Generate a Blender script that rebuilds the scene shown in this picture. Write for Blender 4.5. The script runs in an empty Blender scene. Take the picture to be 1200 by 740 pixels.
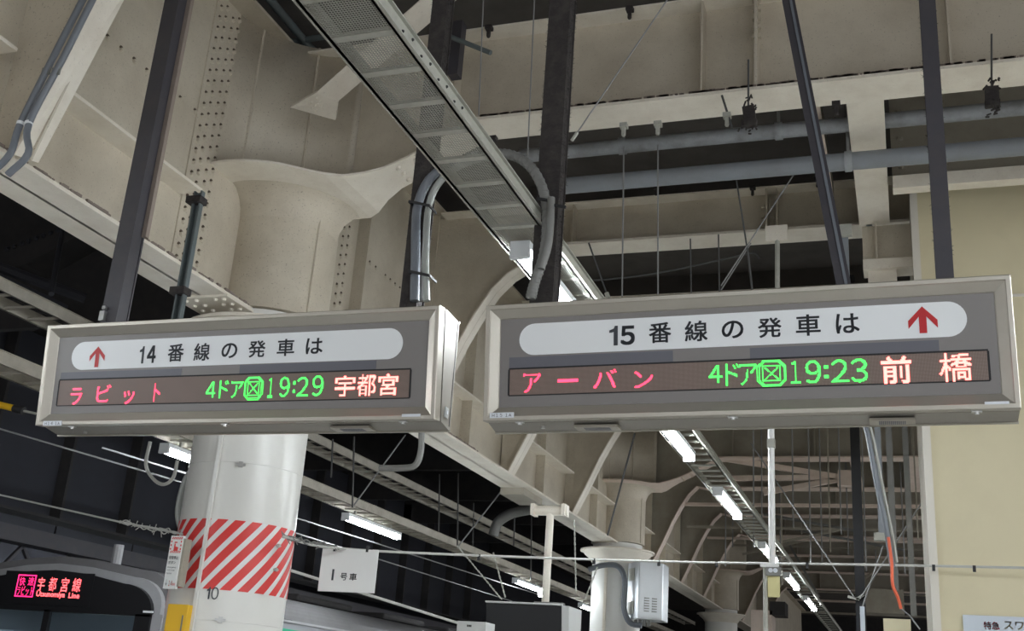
import bpy, math, random
from mathutils import Vector, Matrix
random.seed(7)
S = bpy.context.scene
COL = S.collection

# ---------------------------------------------------------------- camera
F_PX, W_PX, H_PX = 1300.0, 1200.0, 740.0
cam_d = bpy.data.cameras.new('camera')
cam = bpy.data.objects.new('camera', cam_d); COL.objects.link(cam)
cam_d.sensor_fit = 'HORIZONTAL'; cam_d.sensor_width = 36.0
cam_d.lens = F_PX / W_PX * 36.0
cam_d.clip_start = 0.05; cam_d.clip_end = 300
ROT = (Matrix.Rotation(math.radians(20.15), 3, 'Z') @ Matrix.Rotation(math.pi/2 + math.radians(19.16), 3, 'X')
       @ Matrix.Rotation(math.radians(4.15), 3, 'Z'))
EYE = Vector((0, 0, 1.5))
cam.matrix_world = Matrix.Translation(EYE) @ ROT.to_4x4()
S.camera = cam

# ---------------------------------------------------------------- world, exposure
wd = bpy.data.worlds.new('station_air'); S.world = wd; wd.use_nodes = True
wd.node_tree.nodes['Background'].inputs[0].default_value = (0.95, 0.96, 0.97, 1)
wd.node_tree.nodes['Background'].inputs[1].default_value = 0.24
S.view_settings.view_transform = 'Standard'; S.view_settings.look = 'None'
S.view_settings.gamma = 1.0; S.view_settings.use_curve_mapping = False
S.view_settings.exposure = 1.36
TUBE_POWER = 36.0

# ---------------------------------------------------------------- pixel -> point on a real plane
def ray(px, py):
    return ROT @ Vector(((px-600)/F_PX, -(py-370)/F_PX, -1.0))
def onp(px, py, ax, v):
    d = ray(px, py); t = (v-EYE[ax])/d[ax]; return EYE + d*t
def atx(px, py, v): return onp(px, py, 0, v)
def aty(px, py, v): return onp(px, py, 1, v)
def atz(px, py, v): return onp(px, py, 2, v)

# ---------------------------------------------------------------- materials
M = {}
def mat(name, col, rough=0.6, metal=0.0, emit=None, es=0.0, dirt=0.0, dcol=(0.12,0.09,0.06), dscale=3.0, speck=0.0, bump=0.0, streak=False, spec=None):
    m = bpy.data.materials.new(name); m.use_nodes = True
    nt = m.node_tree; b = nt.nodes['Principled BSDF']
    b.inputs['Base Color'].default_value = (*col, 1); b.inputs['Roughness'].default_value = rough
    b.inputs['Metallic'].default_value = metal
    if spec is not None: b.inputs['Specular IOR Level'].default_value = spec
    if emit: b.inputs['Emission Color'].default_value = (*emit, 1); b.inputs['Emission Strength'].default_value = es
    if dirt or speck or bump:
        tc = nt.nodes.new('ShaderNodeTexCoord')
        mp = nt.nodes.new('ShaderNodeMapping'); nt.links.new(tc.outputs['Object'], mp.inputs[0])
        if streak: mp.inputs['Scale'].default_value = (1, 1, 0.18)
        last = None
        def mixin(sock_fac, c, prev):
            x = nt.nodes.new('ShaderNodeMix'); x.data_type = 'RGBA'
            nt.links.new(sock_fac, x.inputs[0])
            if prev is None: x.inputs[6].default_value = (*col, 1)
            else: nt.links.new(prev, x.inputs[6])
            x.inputs[7].default_value = (*c, 1); return x.outputs[2]
        if dirt:
            n = nt.nodes.new('ShaderNodeTexNoise'); n.inputs['Scale'].default_value = dscale; n.inputs['Detail'].default_value = 8
            n.inputs['Roughness'].default_value = 0.65
            nt.links.new(mp.outputs[0], n.inputs['Vector'])
            r = nt.nodes.new('ShaderNodeMapRange'); r.inputs[1].default_value = 0.42; r.inputs[2].default_value = 0.8
            r.inputs[3].default_value = 0; r.inputs[4].default_value = dirt
            nt.links.new(n.outputs[0], r.inputs[0]); last = mixin(r.outputs[0], dcol, last)
        if speck:
            n = nt.nodes.new('ShaderNodeTexNoise'); n.inputs['Scale'].default_value = 70; n.inputs['Detail'].default_value = 3
            nt.links.new(tc.outputs['Object'], n.inputs['Vector'])
            r = nt.nodes.new('ShaderNodeMapRange'); r.inputs[1].default_value = 0.62; r.inputs[2].default_value = 0.72
            r.inputs[3].default_value = 0; r.inputs[4].default_value = speck
            nt.links.new(n.outputs[0], r.inputs[0]); last = mixin(r.outputs[0], (0.16,0.13,0.10), last)
        if last: nt.links.new(last, b.inputs['Base Color'])
        if bump:
            n = nt.nodes.new('ShaderNodeTexNoise'); n.inputs['Scale'].default_value = 25; n.inputs['Detail'].default_value = 5
            nt.links.new(tc.outputs['Object'], n.inputs['Vector'])
            u = nt.nodes.new('ShaderNodeBump'); u.inputs['Strength'].default_value = bump; u.inputs['Distance'].default_value = 0.02
            nt.links.new(n.outputs[0], u.inputs['Height']); nt.links.new(u.outputs[0], b.inputs['Normal'])
    M[name] = m; return m
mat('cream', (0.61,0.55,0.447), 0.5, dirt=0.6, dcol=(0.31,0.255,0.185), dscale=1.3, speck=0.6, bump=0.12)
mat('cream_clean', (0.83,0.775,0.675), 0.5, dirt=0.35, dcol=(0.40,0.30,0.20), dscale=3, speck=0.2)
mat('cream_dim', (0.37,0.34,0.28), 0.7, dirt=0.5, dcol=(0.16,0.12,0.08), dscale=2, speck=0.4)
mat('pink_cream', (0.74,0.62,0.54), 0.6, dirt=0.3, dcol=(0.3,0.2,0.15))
mat('column_white', (0.80,0.79,0.75), 0.32, dirt=0.15, dcol=(0.5,0.45,0.38), dscale=2)
mat('wall_yellow', (0.76,0.685,0.47), 0.55, dirt=0.25, dcol=(0.48,0.42,0.28), dscale=1.2)
mat('wall_trim', (0.78,0.74,0.66), 0.5)
mat('dark_post', (0.055,0.052,0.062), 0.5, dirt=0.4, dcol=(0.10,0.085,0.08), dscale=8)
mat('fuzzy_post', (0.035,0.030,0.030), 0.95, dirt=0.6, dcol=(0.09,0.08,0.07), dscale=14, bump=0.8)
mat('brown_strip', (0.26,0.21,0.18), 0.8, dirt=0.4)
mat('dark_brown', (0.10,0.075,0.055), 0.95)
mat('green_grey', (0.12,0.145,0.15), 0.5, dirt=0.3)
mat('pipe_grey', (0.31,0.325,0.34), 0.5, dirt=0.7, dcol=(0.10,0.09,0.08), dscale=5, bump=0.2)
mat('blue_grey', (0.23,0.25,0.275), 0.5, dirt=0.3)
mat('conduit_grey', (0.16,0.175,0.20), 0.42)
mat('conduit_pale', (0.36,0.38,0.36), 0.3, dirt=0.3)
mat('rubber', (0.02,0.02,0.022), 0.6)
mat('steel', (0.55,0.55,0.54), 0.3, 0.9)
mat('tray_cream', (0.48,0.45,0.385), 0.6, dirt=0.6, dcol=(0.2,0.17,0.13), dscale=5)
mat('galv', (0.46,0.46,0.41), 0.55, 0.1, dirt=0.5, dcol=(0.18,0.17,0.14), dscale=6)
mat('galv_dark', (0.24,0.24,0.23), 0.6, 0.3, dirt=0.5, dcol=(0.1,0.09,0.08))
mat('wire', (0.27,0.27,0.27), 0.6, 0.3)
mat('wire_dark', (0.09,0.09,0.09), 0.7)
mat('cable_white', (0.55,0.55,0.52), 0.6)
mat('sign_case', (0.34,0.32,0.29), 0.48, 0.55, dirt=0.25, dcol=(0.22,0.2,0.17), dscale=3, streak=True)
mat('sign_frame', (0.47,0.44,0.385), 0.38, 0.6, dirt=0.2, dcol=(0.3,0.26,0.2), dscale=4)
mat('sign_panel', (0.215,0.20,0.195), 0.42)
mat('panel_strip', (0.125,0.125,0.15), 0.4)
mat('plate_white', (0.83,0.85,0.87), 0.42)
mat('ink', (0.035,0.04,0.05), 0.5)
mat('arrow_red', (0.50,0.008,0.012), 0.45)
mat('sticker', (0.74,0.77,0.82), 0.5)
mat('black', (0.012,0.012,0.014), 0.35)
mat('matt_black', (0.02,0.02,0.022), 0.8)
mat('led_red', (0.3,0.01,0.02), 0.5, emit=(1.0,0.03,0.075), es=2.3)
mat('led_orange', (0.3,0.02,0.01), 0.5, emit=(1.0,0.14,0.12), es=2.8)
mat('led_green', (0.02,0.3,0.02), 0.5, emit=(0.05,1.0,0.09), es=1.1)
mat('led_train', (0.3,0.02,0.02), 0.5, emit=(1.0,0.09,0.10), es=1.6)
mat('led_pink', (0.3,0.02,0.08), 0.5, emit=(1.0,0.02,0.16), es=1.2)
mat('tube_glow', (0.9,0.95,1.0), 0.4, emit=(0.90,0.96,1.0), es=TUBE_POWER)
mat('lamp_white', (0.75,0.78,0.80), 0.4)
mat('stripe_red', (0.72,0.045,0.04), 0.4)
mat('paint_white', (0.82,0.82,0.80), 0.4)
mat('yellow', (0.85,0.50,0.02), 0.45)
mat('pale_yellow', (0.72,0.66,0.33), 0.5)
mat('tag_cream', (0.6,0.56,0.4), 0.6)
mat('box_steel', (0.56,0.58,0.60), 0.36, 0.5, dirt=0.2, dcol=(0.4,0.4,0.4))
mat('monitor_white', (0.62,0.63,0.62), 0.5)
mat('train_silver', (0.42,0.43,0.46), 0.35, 0.6)
mat('train_shell', (0.17,0.165,0.17), 0.45, dirt=0.4, dcol=(0.08,0.075,0.07))
mat('train_pale', (0.36,0.36,0.37), 0.45, dirt=0.3, dcol=(0.15,0.14,0.13))
mat('train_white', (0.62,0.64,0.68), 0.4)
mat('train_green', (0.02,0.45,0.24), 0.45)
mat('ceiling_dark', (0.10,0.09,0.082), 0.95, dirt=0.6, dcol=(0.03,0.028,0.026), dscale=1.5)
mat('sooty', (0.035,0.033,0.034), 0.9, dirt=0.5, dcol=(0.07,0.06,0.055), dscale=4)
mat('sooty_blue', (0.035,0.036,0.046), 0.9, dirt=0.3, dcol=(0.02,0.02,0.02))
mat('floor_mat', (0.55,0.54,0.51), 0.6, dirt=0.3, dcol=(0.25,0.24,0.22))
mat('ballast', (0.09,0.085,0.08), 0.95, bump=0.6)
mat('orange', (0.8,0.13,0.05), 0.5)
mat('poster_white', (0.66,0.72,0.80), 0.5)
mat('poster_red', (0.65,0.05,0.07), 0.5)
mat('poster_tan', (0.65,0.52,0.30), 0.5)
mat('cab_blue', (0.16,0.22,0.27), 0.6)
mat('cab_cream', (0.34,0.33,0.27), 0.6)
# unlit dot matrix of the departure boards
def led_board_mat(name, base, dot, pitch):
    m = bpy.data.materials.new(name); m.use_nodes = True; nt = m.node_tree; b = nt.nodes['Principled BSDF']
    tc = nt.nodes.new('ShaderNodeTexCoord'); mp = nt.nodes.new('ShaderNodeMapping')
    mp.inputs['Scale'].default_value = (1/pitch, 0, 1/pitch); nt.links.new(tc.outputs['Object'], mp.inputs[0])
    v = nt.nodes.new('ShaderNodeTexVoronoi'); v.inputs['Randomness'].default_value = 0; v.inputs['Scale'].default_value = 1
    nt.links.new(mp.outputs[0], v.inputs['Vector'])
    r = nt.nodes.new('ShaderNodeMapRange'); r.inputs[1].default_value = 0.30; r.inputs[2].default_value = 0.42
    nt.links.new(v.outputs['Distance'], r.inputs[0])
    x = nt.nodes.new('ShaderNodeMix'); x.data_type = 'RGBA'; nt.links.new(r.outputs[0], x.inputs[0])
    x.inputs[6].default_value = (*dot, 1); x.inputs[7].default_value = (*base, 1)
    nt.links.new(x.outputs[2], b.inputs['Base Color']); b.inputs['Roughness'].default_value = 0.5
    M[name] = m
led_board_mat('led_board', (0.13,0.092,0.078), (0.30,0.22,0.185), 0.0050)
gm = bpy.data.materials.new('glass'); gm.use_nodes = True; M['glass'] = gm
gb = gm.node_tree.nodes['Principled BSDF']; gb.inputs['Transmission Weight'].default_value = 1; gb.inputs['IOR'].default_value = 1.1
gb.inputs['Roughness'].default_value = 0.02; gb.inputs['Base Color'].default_value = (0.75,0.85,0.9,1)

# ---------------------------------------------------------------- object helpers
def tag(o, label=None, cat=None, group=None, kind=None):
    if label: o['label'] = label
    if cat: o['category'] = cat
    if group: o['group'] = group
    if kind: o['kind'] = kind
    return o
def empty(name, loc, label, cat, group=None):
    o = bpy.data.objects.new(name, None); COL.objects.link(o); o.location = loc; o.empty_display_size = 0.1
    return tag(o, label, cat, group)
class MB:
    def __init__(s): s.v = []; s.f = []
    def add(s, vs, fs):
        n = len(s.v); s.v += [Vector(p) for p in vs]; s.f += [tuple(i+n for i in f) for f in fs]; return s
    def box(s, x0, x1, y0, y1, z0, z1):
        vs = [(x,y,z) for z in (z0,z1) for y in (y0,y1) for x in (x0,x1)]
        return s.add(vs, [(0,2,3,1),(4,5,7,6),(0,1,5,4),(2,6,7,3),(0,4,6,2),(1,3,7,5)])
    def beam(s, a, b, w, h, up=(0,0,1)):     # box from a to b, w across, h along up
        a = Vector(a); b = Vector(b); d = (b-a).normalized(); up = Vector(up)
        if abs(d.dot(up)) > 0.99: up = Vector((0,1,0))
        sd = d.cross(up).normalized(); u = sd.cross(d).normalized()
        vs = [p + sd*(sx*w/2) + u*(sz*h/2) for p in (a,b) for sx in (-1,1) for sz in (-1,1)]
        return s.add(vs, [(0,1,3,2),(4,6,7,5),(0,4,5,1),(2,3,7,6),(0,2,6,4),(1,5,7,3)])
    def tube(s, pts, r, n=8, cap=True):
        pts = [Vector(p) for p in pts]; m = len(pts); rings = []
        ref = None
        for i, p in enumerate(pts):
            d = (pts[min(i+1,m-1)] - pts[max(i-1,0)]).normalized()
            if ref is None:
                ref = Vector((0,0,1)) if abs(d.z) < 0.9 else Vector((1,0,0))
            a = d.cross(ref).normalized(); b = a.cross(d).normalized(); ref = b
            rr = r[i] if isinstance(r, (list,tuple)) else r
            rings.append([p + a*math.cos(2*math.pi*k/n)*rr + b*math.sin(2*math.pi*k/n)*rr for k in range(n)])
        vs = [q for R_ in rings for q in R_]; fs = []
        for i in range(m-1):
            for k in range(n):
                k2 = (k+1) % n; fs.append((i*n+k, i*n+k2, (i+1)*n+k2, (i+1)*n+k))
        if cap: fs.append(tuple(range(n-1,-1,-1))); fs.append(tuple((m-1)*n+k for k in range(n)))
        return s.add(vs, fs)
    def prism(s, poly, off):                 # polygon (3D points) extruded by a vector
        poly = [Vector(p) for p in poly]; off = Vector(off); n = len(poly)
        vs = poly + [p+off for p in poly]
        fs = [tuple(range(n-1,-1,-1)), tuple(range(n,2*n))] + [(i,(i+1)%n,n+(i+1)%n,n+i) for i in range(n)]
        return s.add(vs, fs)
    def strip(s, A, B, th):                  # sheet between two polylines, thickened by vector th
        A = [Vector(p) for p in A]; B = [Vector(p) for p in B]; th = Vector(th); n = len(A)
        vs = A + B + [p+th for p in A] + [p+th for p in B]; fs = []
        for i in range(n-1):
            fs += [(i,i+1,n+i+1,n+i), (2*n+i,3*n+i,3*n+i+1,2*n+i+1), (i,2*n+i,2*n+i+1,i+1), (n+i,n+i+1,3*n+i+1,3*n+i)]
        fs += [(0,n,3*n,2*n), (n-1,3*n-1,4*n-1,2*n-1)]
        return s.add(vs, fs)
    def dome(s, c, nrm, r, n=6):             # rivet head
        c = Vector(c); nrm = Vector(nrm).normalized(); a = nrm.orthogonal().normalized(); b = nrm.cross(a)
        vs = [c + (a*math.cos(2*math.pi*k/n)+b*math.sin(2*math.pi*k/n))*r for k in range(n)]
        vs += [c + (a*math.cos(2*math.pi*k/n)+b*math.sin(2*math.pi*k/n))*r*0.6 + nrm*r*0.8 for k in range(n)]
        fs = [(k,(k+1)%n,n+(k+1)%n,n+k) for k in range(n)] + [tuple(n+k for k in range(n))]
        return s.add(vs, fs)
    def build(s, name, m, parent=None, smooth=False, loc=None, bevel=0.0):
        me = bpy.data.meshes.new(name)
        o = bpy.data.objects.new(name, me)
        org = Vector(loc) if loc is not None else Vector((0,0,0))
        if parent is None and loc is None and s.v:   # origin at the base of the thing
            xs = [p.x for p in s.v]; ys = [p.y for p in s.v]; zs = [p.z for p in s.v]
            org = Vector(((min(xs)+max(xs))/2, (min(ys)+max(ys))/2, min(zs)))
        if parent is not None and loc is None:
            p = parent
            while p: org = org + p.location; p = p.parent
            me.from_pydata([v-org for v in s.v], [], s.f); o.parent = parent
        else:
            me.from_pydata([v-org for v in s.v], [], s.f)
            if parent is not None: o.parent = parent
            o.location = org
        me.validate()
        import bmesh as _b
        bm = _b.new(); bm.from_mesh(me); _b.ops.recalc_face_normals(bm, faces=bm.faces); bm.to_mesh(me); bm.free()
        me.materials.append(M[m] if isinstance(m, str) else m)
        if smooth:
            for p in me.polygons: p.use_smooth = True
            if smooth == 'auto':
                me.set_sharp_from_angle(angle=math.radians(40))
        COL.objects.link(o)
        if bevel:
            bv = o.modifiers.new('bevel', 'BEVEL'); bv.width = bevel; bv.segments = 2; bv.limit_method = 'ANGLE'
        return o
def B(x0,x1,y0,y1,z0,z1): return MB().box(x0,x1,y0,y1,z0,z1)
def T(pts, r, n=8): return MB().tube(pts, r, n)
def arc_pts(pts, k=6):                       # Catmull-Rom smoothing of a polyline
    pts = [Vector(p) for p in pts]; P = [pts[0]*2-pts[1]] + pts + [pts[-1]*2-pts[-2]]; out = []
    for i in range(1, len(P)-2):
        for j in range(k):
            t = j/k; a,b,c,d = P[i-1],P[i],P[i+1],P[i+2]
            out.append(0.5*((2*b)+(c-a)*t+(2*a-5*b+4*c-d)*t*t+(3*b-a-3*c+d)*t**3))
    out.append(pts[-1]); return out
def dup(o, loc=None, label=None, parent=None):
    c = o.copy(); COL.objects.link(c)
    if loc is not None: c.location = loc
    if parent is not None: c.parent = parent
    if label: c['label'] = label
    for ch in list(o.children): dup(ch, parent=c)
    return c

# ---------------------------------------------------------------- lettering
_tc = {}
def text_geo(s, off=0.0):
    s = ''.join(chr(ord(c)+0xFEE0) if '0' <= c <= '9' else c for c in s)
    if (s, off) in _tc: return _tc[(s, off)]
    if s == 'one':      # plain sans-serif figure one
        return [(0.52,0),(1,0),(1,2),(0.66,2),(0.52,1.72),(0.0,1.56),(0.0,1.30),(0.52,1.36)], [(0,1,2,3,4,7),(7,4,5,6)]
    cu = bpy.data.curves.new('t', 'FONT'); cu.body = s; cu.size = 1; cu.resolution_u = 4
    cu.fill_mode = 'FRONT'
    o = bpy.data.objects.new('t', cu); COL.objects.link(o)
    dg = bpy.context.evaluated_depsgraph_get(); dg.update()
    me = bpy.data.meshes.new_from_object(o.evaluated_get(dg))
    vs = [(v.co.x, v.co.y) for v in me.vertices]; fs = [tuple(p.vertices) for p in me.polygons]
    bpy.data.objects.remove(o); bpy.data.curves.remove(cu); bpy.data.meshes.remove(me)
    if off > 0:      # bold: the glyph laid over itself with small shifts
        V0, F0 = vs, fs; vs, fs = [], []
        for dx_, dy_ in ((-off,-off),(off,-off),(-off,off),(off,off),(0,0)):
            n = len(vs); vs += [(x+dx_, y+dy_) for x, y in V0]; fs += [tuple(i+n for i in f) for f in F0]
    _tc[(s, off)] = (vs, fs); return vs, fs
def text_on(s, p0, ux, uy, w, h, name, m, parent, off=0.0, nrm=None, lift=0.0015):
    """flat print: glyph bounding box fitted in w x h from p0 along unit vectors ux, uy"""
    vs, fs = text_geo(s, off)
    if not vs: return None
    xa = min(v[0] for v in vs); xb = max(v[0] for v in vs); ya = min(v[1] for v in vs); yb = max(v[1] for v in vs)
    ux = Vector(ux); uy = Vector(uy); n = Vector(nrm) if nrm else ux.cross(uy)
    mb = MB(); mb.add([Vector(p0) + ux*((x-xa)/(xb-xa)*w) + uy*((y-ya)/max(yb-ya,1e-6)*h) + n*lift for x,y in vs], fs)
    return mb.build(name, m, parent)
def led_dots(s, u0, u1, v0, v1, pitch, off=0.0, bitmap=None):
    """grid cells (u,v) of the dot matrix lit by a glyph stretched over the box"""
    if bitmap:
        out = []; nr = len(bitmap); nc = len(bitmap[0])
        for r in range(nr):
            for c in range(nc):
                if bitmap[r][c] != '.': out.append((u0+(c+0.5)*(u1-u0)/nc, v1-(r+0.5)*(v1-v0)/nr))
        return out
    vs, fs = text_geo(s, off)
    xa = min(v[0] for v in vs); xb = max(v[0] for v in vs); ya = min(v[1] for v in vs); yb = max(v[1] for v in vs)
    V = [(u0+(x-xa)/(xb-xa)*(u1-u0), v0+(y-ya)/(yb-ya)*(v1-v0)) for x,y in vs]
    lit = set()
    for f in fs:
        for k in range(1, len(f)-1):
            (ax,ay),(bx,by),(cx,cy) = V[f[0]], V[f[k]], V[f[k+1]]
            den = (by-cy)*(ax-cx)+(cx-bx)*(ay-cy)
            if abs(den) < 1e-14: continue
            for i in range(int(math.floor(min(ax,bx,cx)/pitch)), int(math.ceil(max(ax,bx,cx)/pitch))+1):
                for j in range(int(math.floor(min(ay,by,cy)/pitch)), int(math.ceil(max(ay,by,cy)/pitch))+1):
                    x = (i+0.5)*pitch; y = (j+0.5)*pitch
                    l1 = ((by-cy)*(x-cx)+(cx-bx)*(y-cy))/den; l2 = ((cy-ay)*(x-cx)+(ax-cx)*(y-cy))/den
                    if l1 >= -0.01 and l2 >= -0.01 and l1+l2 <= 1.01: lit.add((i,j))
    return [((i+0.5)*pitch, (j+0.5)*pitch) for i,j in lit]

# ================================================================ SETTING
def struct(name, mb, m, **k):
    o = mb.build(name, m, **k); o['kind'] = 'structure'; return o
struct('floor', B(-7.1, 7, -6, 70, -0.2, 0.0), 'floor_mat')
struct('floor', B(-16, -7.1, -6, 70, -1.4, -1.1), 'ballast')
struct('ceiling', B(-16, 8, -6, 70, 7.55, 7.8), 'ceiling_dark')
struct('wall_left', B(-16.3, -16, -6, 70, -1.4, 7.55), 'sooty_blue')
struct('wall_back', B(-16, 8, 70, 70.3, -1.4, 7.55), 'sooty')
wr = struct('wall_right', B(0.205, 7.0, 10.0, 13.5, 0.0, 6.35), 'wall_yellow')
tr = B(0.185, 0.25, 9.985, 10.03, 0.0, 6.35).build('corner_trim', 'wall_trim', wr)
B(0.19, 0.207, 10.03, 13.4, 0.0, 6.35).build('side_face', 'cream_dim', wr)  # shaded side of the wall: its shade is painted in as darker cream
B(0.26, 7.0, 9.985, 9.999, 5.15, 5.175).build('panel_joint', 'wall_trim', wr)

# ================================================================ LONGITUDINAL GIRDER  (web faces +X, runs along Y)
WX = -5.33; FZ = 4.45; TOPZ = 7.05
lg = empty('plate_girder', (WX, 8, FZ), 'long riveted cream plate girder running away above the left platform columns', 'girder')
B(WX-0.02, WX, -2, 62, FZ, TOPZ).build('web', 'cream', lg)
B(-5.56, -5.10, -2, 62, FZ, FZ+0.03).build('bottom_flange', 'cream_clean', lg)
B(-5.56, -5.10, -2, 62, TOPZ, TOPZ+0.03).build('top_flange', 'cream', lg)
# horizontal ledge stiffener
ledge = MB()
for a, b in ((-2, 4.62), (4.98, 6.66), (9.5, 14.4), (14.7, 17.5), (17.9, 20.4), (21.6, 27), (27.5, 33)):
    o = B(WX, WX+0.21, a, b, 5.13, 5.155).build('ledge_stiffener', 'cream_clean', lg)
# vertical stiffeners (edge-on plates)
for y in (2.2, 9.62, 11.35, 12.9, 14.5, 16.1, 17.7, 19.3, 22.3, 23.9, 25.5, 27.2, 29, 30.5, 32):
    h0 = FZ+0.03
    B(WX, WX+0.14, y-0.008, y+0.008, h0, TOPZ).build('stiffener', 'cream', lg)
# cover plates carrying rivet bands
B(WX, WX+0.012, 6.68, 7.10, FZ+0.03, TOPZ).build('cover_plate', 'cream', lg)
B(WX, WX+0.012, 8.95, 9.50, FZ+0.03, TOPZ).build('cover_plate', 'cream', lg)
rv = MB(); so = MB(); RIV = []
z = FZ+0.16
while z < TOPZ-0.03:
    for yy, dz in ((6.745,0.0),(6.825,0.05),(6.925,0.0),(7.01,0.05)): RIV.append((WX+0.012, yy, z+dz, 0.023))
    for yy, dz in ((9.04,0.0),(9.15,0.05),(9.29,0.0),(9.40,0.05)): RIV.append((WX+0.012, yy, z+dz, 0.024))
    z += 0.105
for a, b, zz in ((5.40, 6.02, 5.86), (6.25, 6.66, 5.87), (7.12, 7.5, 5.80), (9.5, 10.1, 5.86), (10.35, 11.0, 5.86)):
    n = max(3, int((b-a)/0.105))
    for i in range(n): RIV.append((WX, a+(b-a)*i/(n-1), zz, 0.022))
for yy in (4.90, 11.63, 15.02, 18.35, 24.6, 27.9, 31.2):
    zz = FZ+0.15
    while zz < TOPZ: RIV.append((WX, yy, zz, 0.028 if yy < 16 else 0.036)); zz += 0.13
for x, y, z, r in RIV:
    rv.dome((x, y, z), (1,0,0), r)
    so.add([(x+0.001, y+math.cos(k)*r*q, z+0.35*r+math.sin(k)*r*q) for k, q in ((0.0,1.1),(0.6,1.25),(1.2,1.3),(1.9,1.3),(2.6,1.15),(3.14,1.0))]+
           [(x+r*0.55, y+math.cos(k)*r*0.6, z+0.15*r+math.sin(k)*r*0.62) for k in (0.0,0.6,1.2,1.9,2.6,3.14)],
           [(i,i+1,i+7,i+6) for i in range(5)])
tag(rv.build('rivet', 'cream', lg), 'rows of round rivet heads', kind='stuff')
tag(so.build('rivet_crescent', 'dark_brown', lg), 'dark crescents over the rivet heads', kind='stuff')  # dark brown sliver over the upper edge of each rivet head
# rivets and splice plate under the flange, before the column
sp = B(-5.58, -5.08, 7.15, 7.9, FZ-0.02, FZ).build('splice_plate', 'cream_clean', lg)
rv = MB()
for xx in (-5.50, -5.40, -5.22, -5.14):
    for k in range(6): rv.dome((xx, 7.2+k*0.12, FZ-0.02), (0,0,-1), 0.022)
for k in range(5): rv.dome((-5.50+0.09*(k%2), 4.2+k*0.1, FZ), (0,0,-1), 0.022)
tag(rv.build('rivet', 'cream_clean', lg), kind='stuff')
# angle piece bolted under far part of the flange
B(-5.56,-5.2,15.2,16.1,FZ-0.10,FZ-0.0).build('bracket_plate','cream_dim',lg)
# ragged soot and dust on the ledge edge
du = MB()
for i in range(420):
    y = random.uniform(3, 13); x = -5.10+random.uniform(-0.004,0.004); s_ = random.uniform(0.004,0.014)
    du.box(x-s_, x+s_*0.5, y-s_*2, y+s_*2, FZ+0.028, FZ+0.034+s_)
tag(du.build('dust_crust', 'brown_strip', lg), kind='stuff')

# ================================================================ COLUMNS
def column(Yc, r, label, first=False):
    t = empty('steel_column', (-5.21, Yc, 0), label, 'column')
    cx = -5.21
    def ring(rr, z0, z1, n=40, name='shaft', m='column_white'):
        return T([(cx,Yc,z0),(cx,Yc,z1)], rr, n).build(name, m, t, smooth='auto')
    ring(r, 0.0, 4.47)
    # flared cap
    mb = MB(); mb.tube([(cx,Yc,4.10),(cx,Yc,4.18),(cx,Yc,4.26),(cx,Yc,4.32),(cx,Yc,4.321),(cx,Yc,4.35)], [r, r+0.05, r+0.15, r+0.20, r+0.24, r+0.24], 40)
    mb.build('cap', 'cream_clean', t, smooth='auto')
    ring(r+0.04, 4.48, 5.56, name='drum', m='cream')
    mb = MB(); rows = [(r+0.040,5.30),(r+0.055,5.38),(r+0.09,5.46),(r+0.16,5.53),(r+0.24,5.555)]; an = [math.radians(-178+k*7.5) for k in range(27)]
    mb.add([(cx+math.cos(a)*q, Yc+math.sin(a)*q, z) for q,z in rows for a in an], [(j*27+i,j*27+i+1,(j+1)*27+i+1,(j+1)*27+i) for j in range(4) for i in range(26)])
    mb.build('fillet','cream',t,smooth=True)
    # concave corner sheet between the girder webs above the ring
    an = [math.radians(180-k*5) for k in range(19)]; A = [(-4.45+math.cos(a)*0.875, Yc-1.08+math.sin(a)*0.875, 5.56) for a in an]
    MB().strip(A, [(x,y,TOPZ) for x,y,z in A], (-0.008,0.008,0.0)).build('corner_sheet','cream',t,smooth=True)
    for k in (5, 12): T([A[k], (A[k][0],A[k][1],TOPZ)], 0.014, 6).build('weld_seam', 'cream', t)
    for a in (-118, -20):
        ca = math.radians(a); px, py = cx+math.cos(ca)*(r+0.045), Yc+math.sin(ca)*(r+0.045)
        T([(px,py,4.5),(px,py,5.5)], 0.010, 6).build('weld_seam', 'cream', t)
    # vertical seam batten on the shaft, on the side towards the camera
    return t
c1 = column(8.0, 0.47, 'nearest white round column with red striped band and number 10')
def on_shaft(th, z, Yc=8.0, r=0.47): return Vector((-5.21+math.cos(th)*r, Yc+math.sin(th)*r, z))
# seam batten
def shaft_th(px, py, rr=0.472):      # angle on the shaft under a pixel
    d = ray(px, py); ox, oy = EYE.x+5.21, EYE.y-8.0
    a = d.x*d.x+d.y*d.y; b = 2*(ox*d.x+oy*d.y); c = ox*ox+oy*oy-rr*rr; D = b*b-4*a*c
    t = (-b-math.sqrt(max(D,0)))/(2*a); p = EYE+d*t
    return math.atan2(p.y-8.0, p.x+5.21), p.z
th0, _ = shaft_th(253, 560)
mb = MB()
p0 = on_shaft(th0, 0.0, r=0.482); p1 = on_shaft(th0, 4.15, r=0.482)
mb.beam(p0, p1, 0.028, 0.022, up=(math.cos(th0), math.sin(th0), 0)); mb.build('seam_strip', 'column_white', c1)
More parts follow.
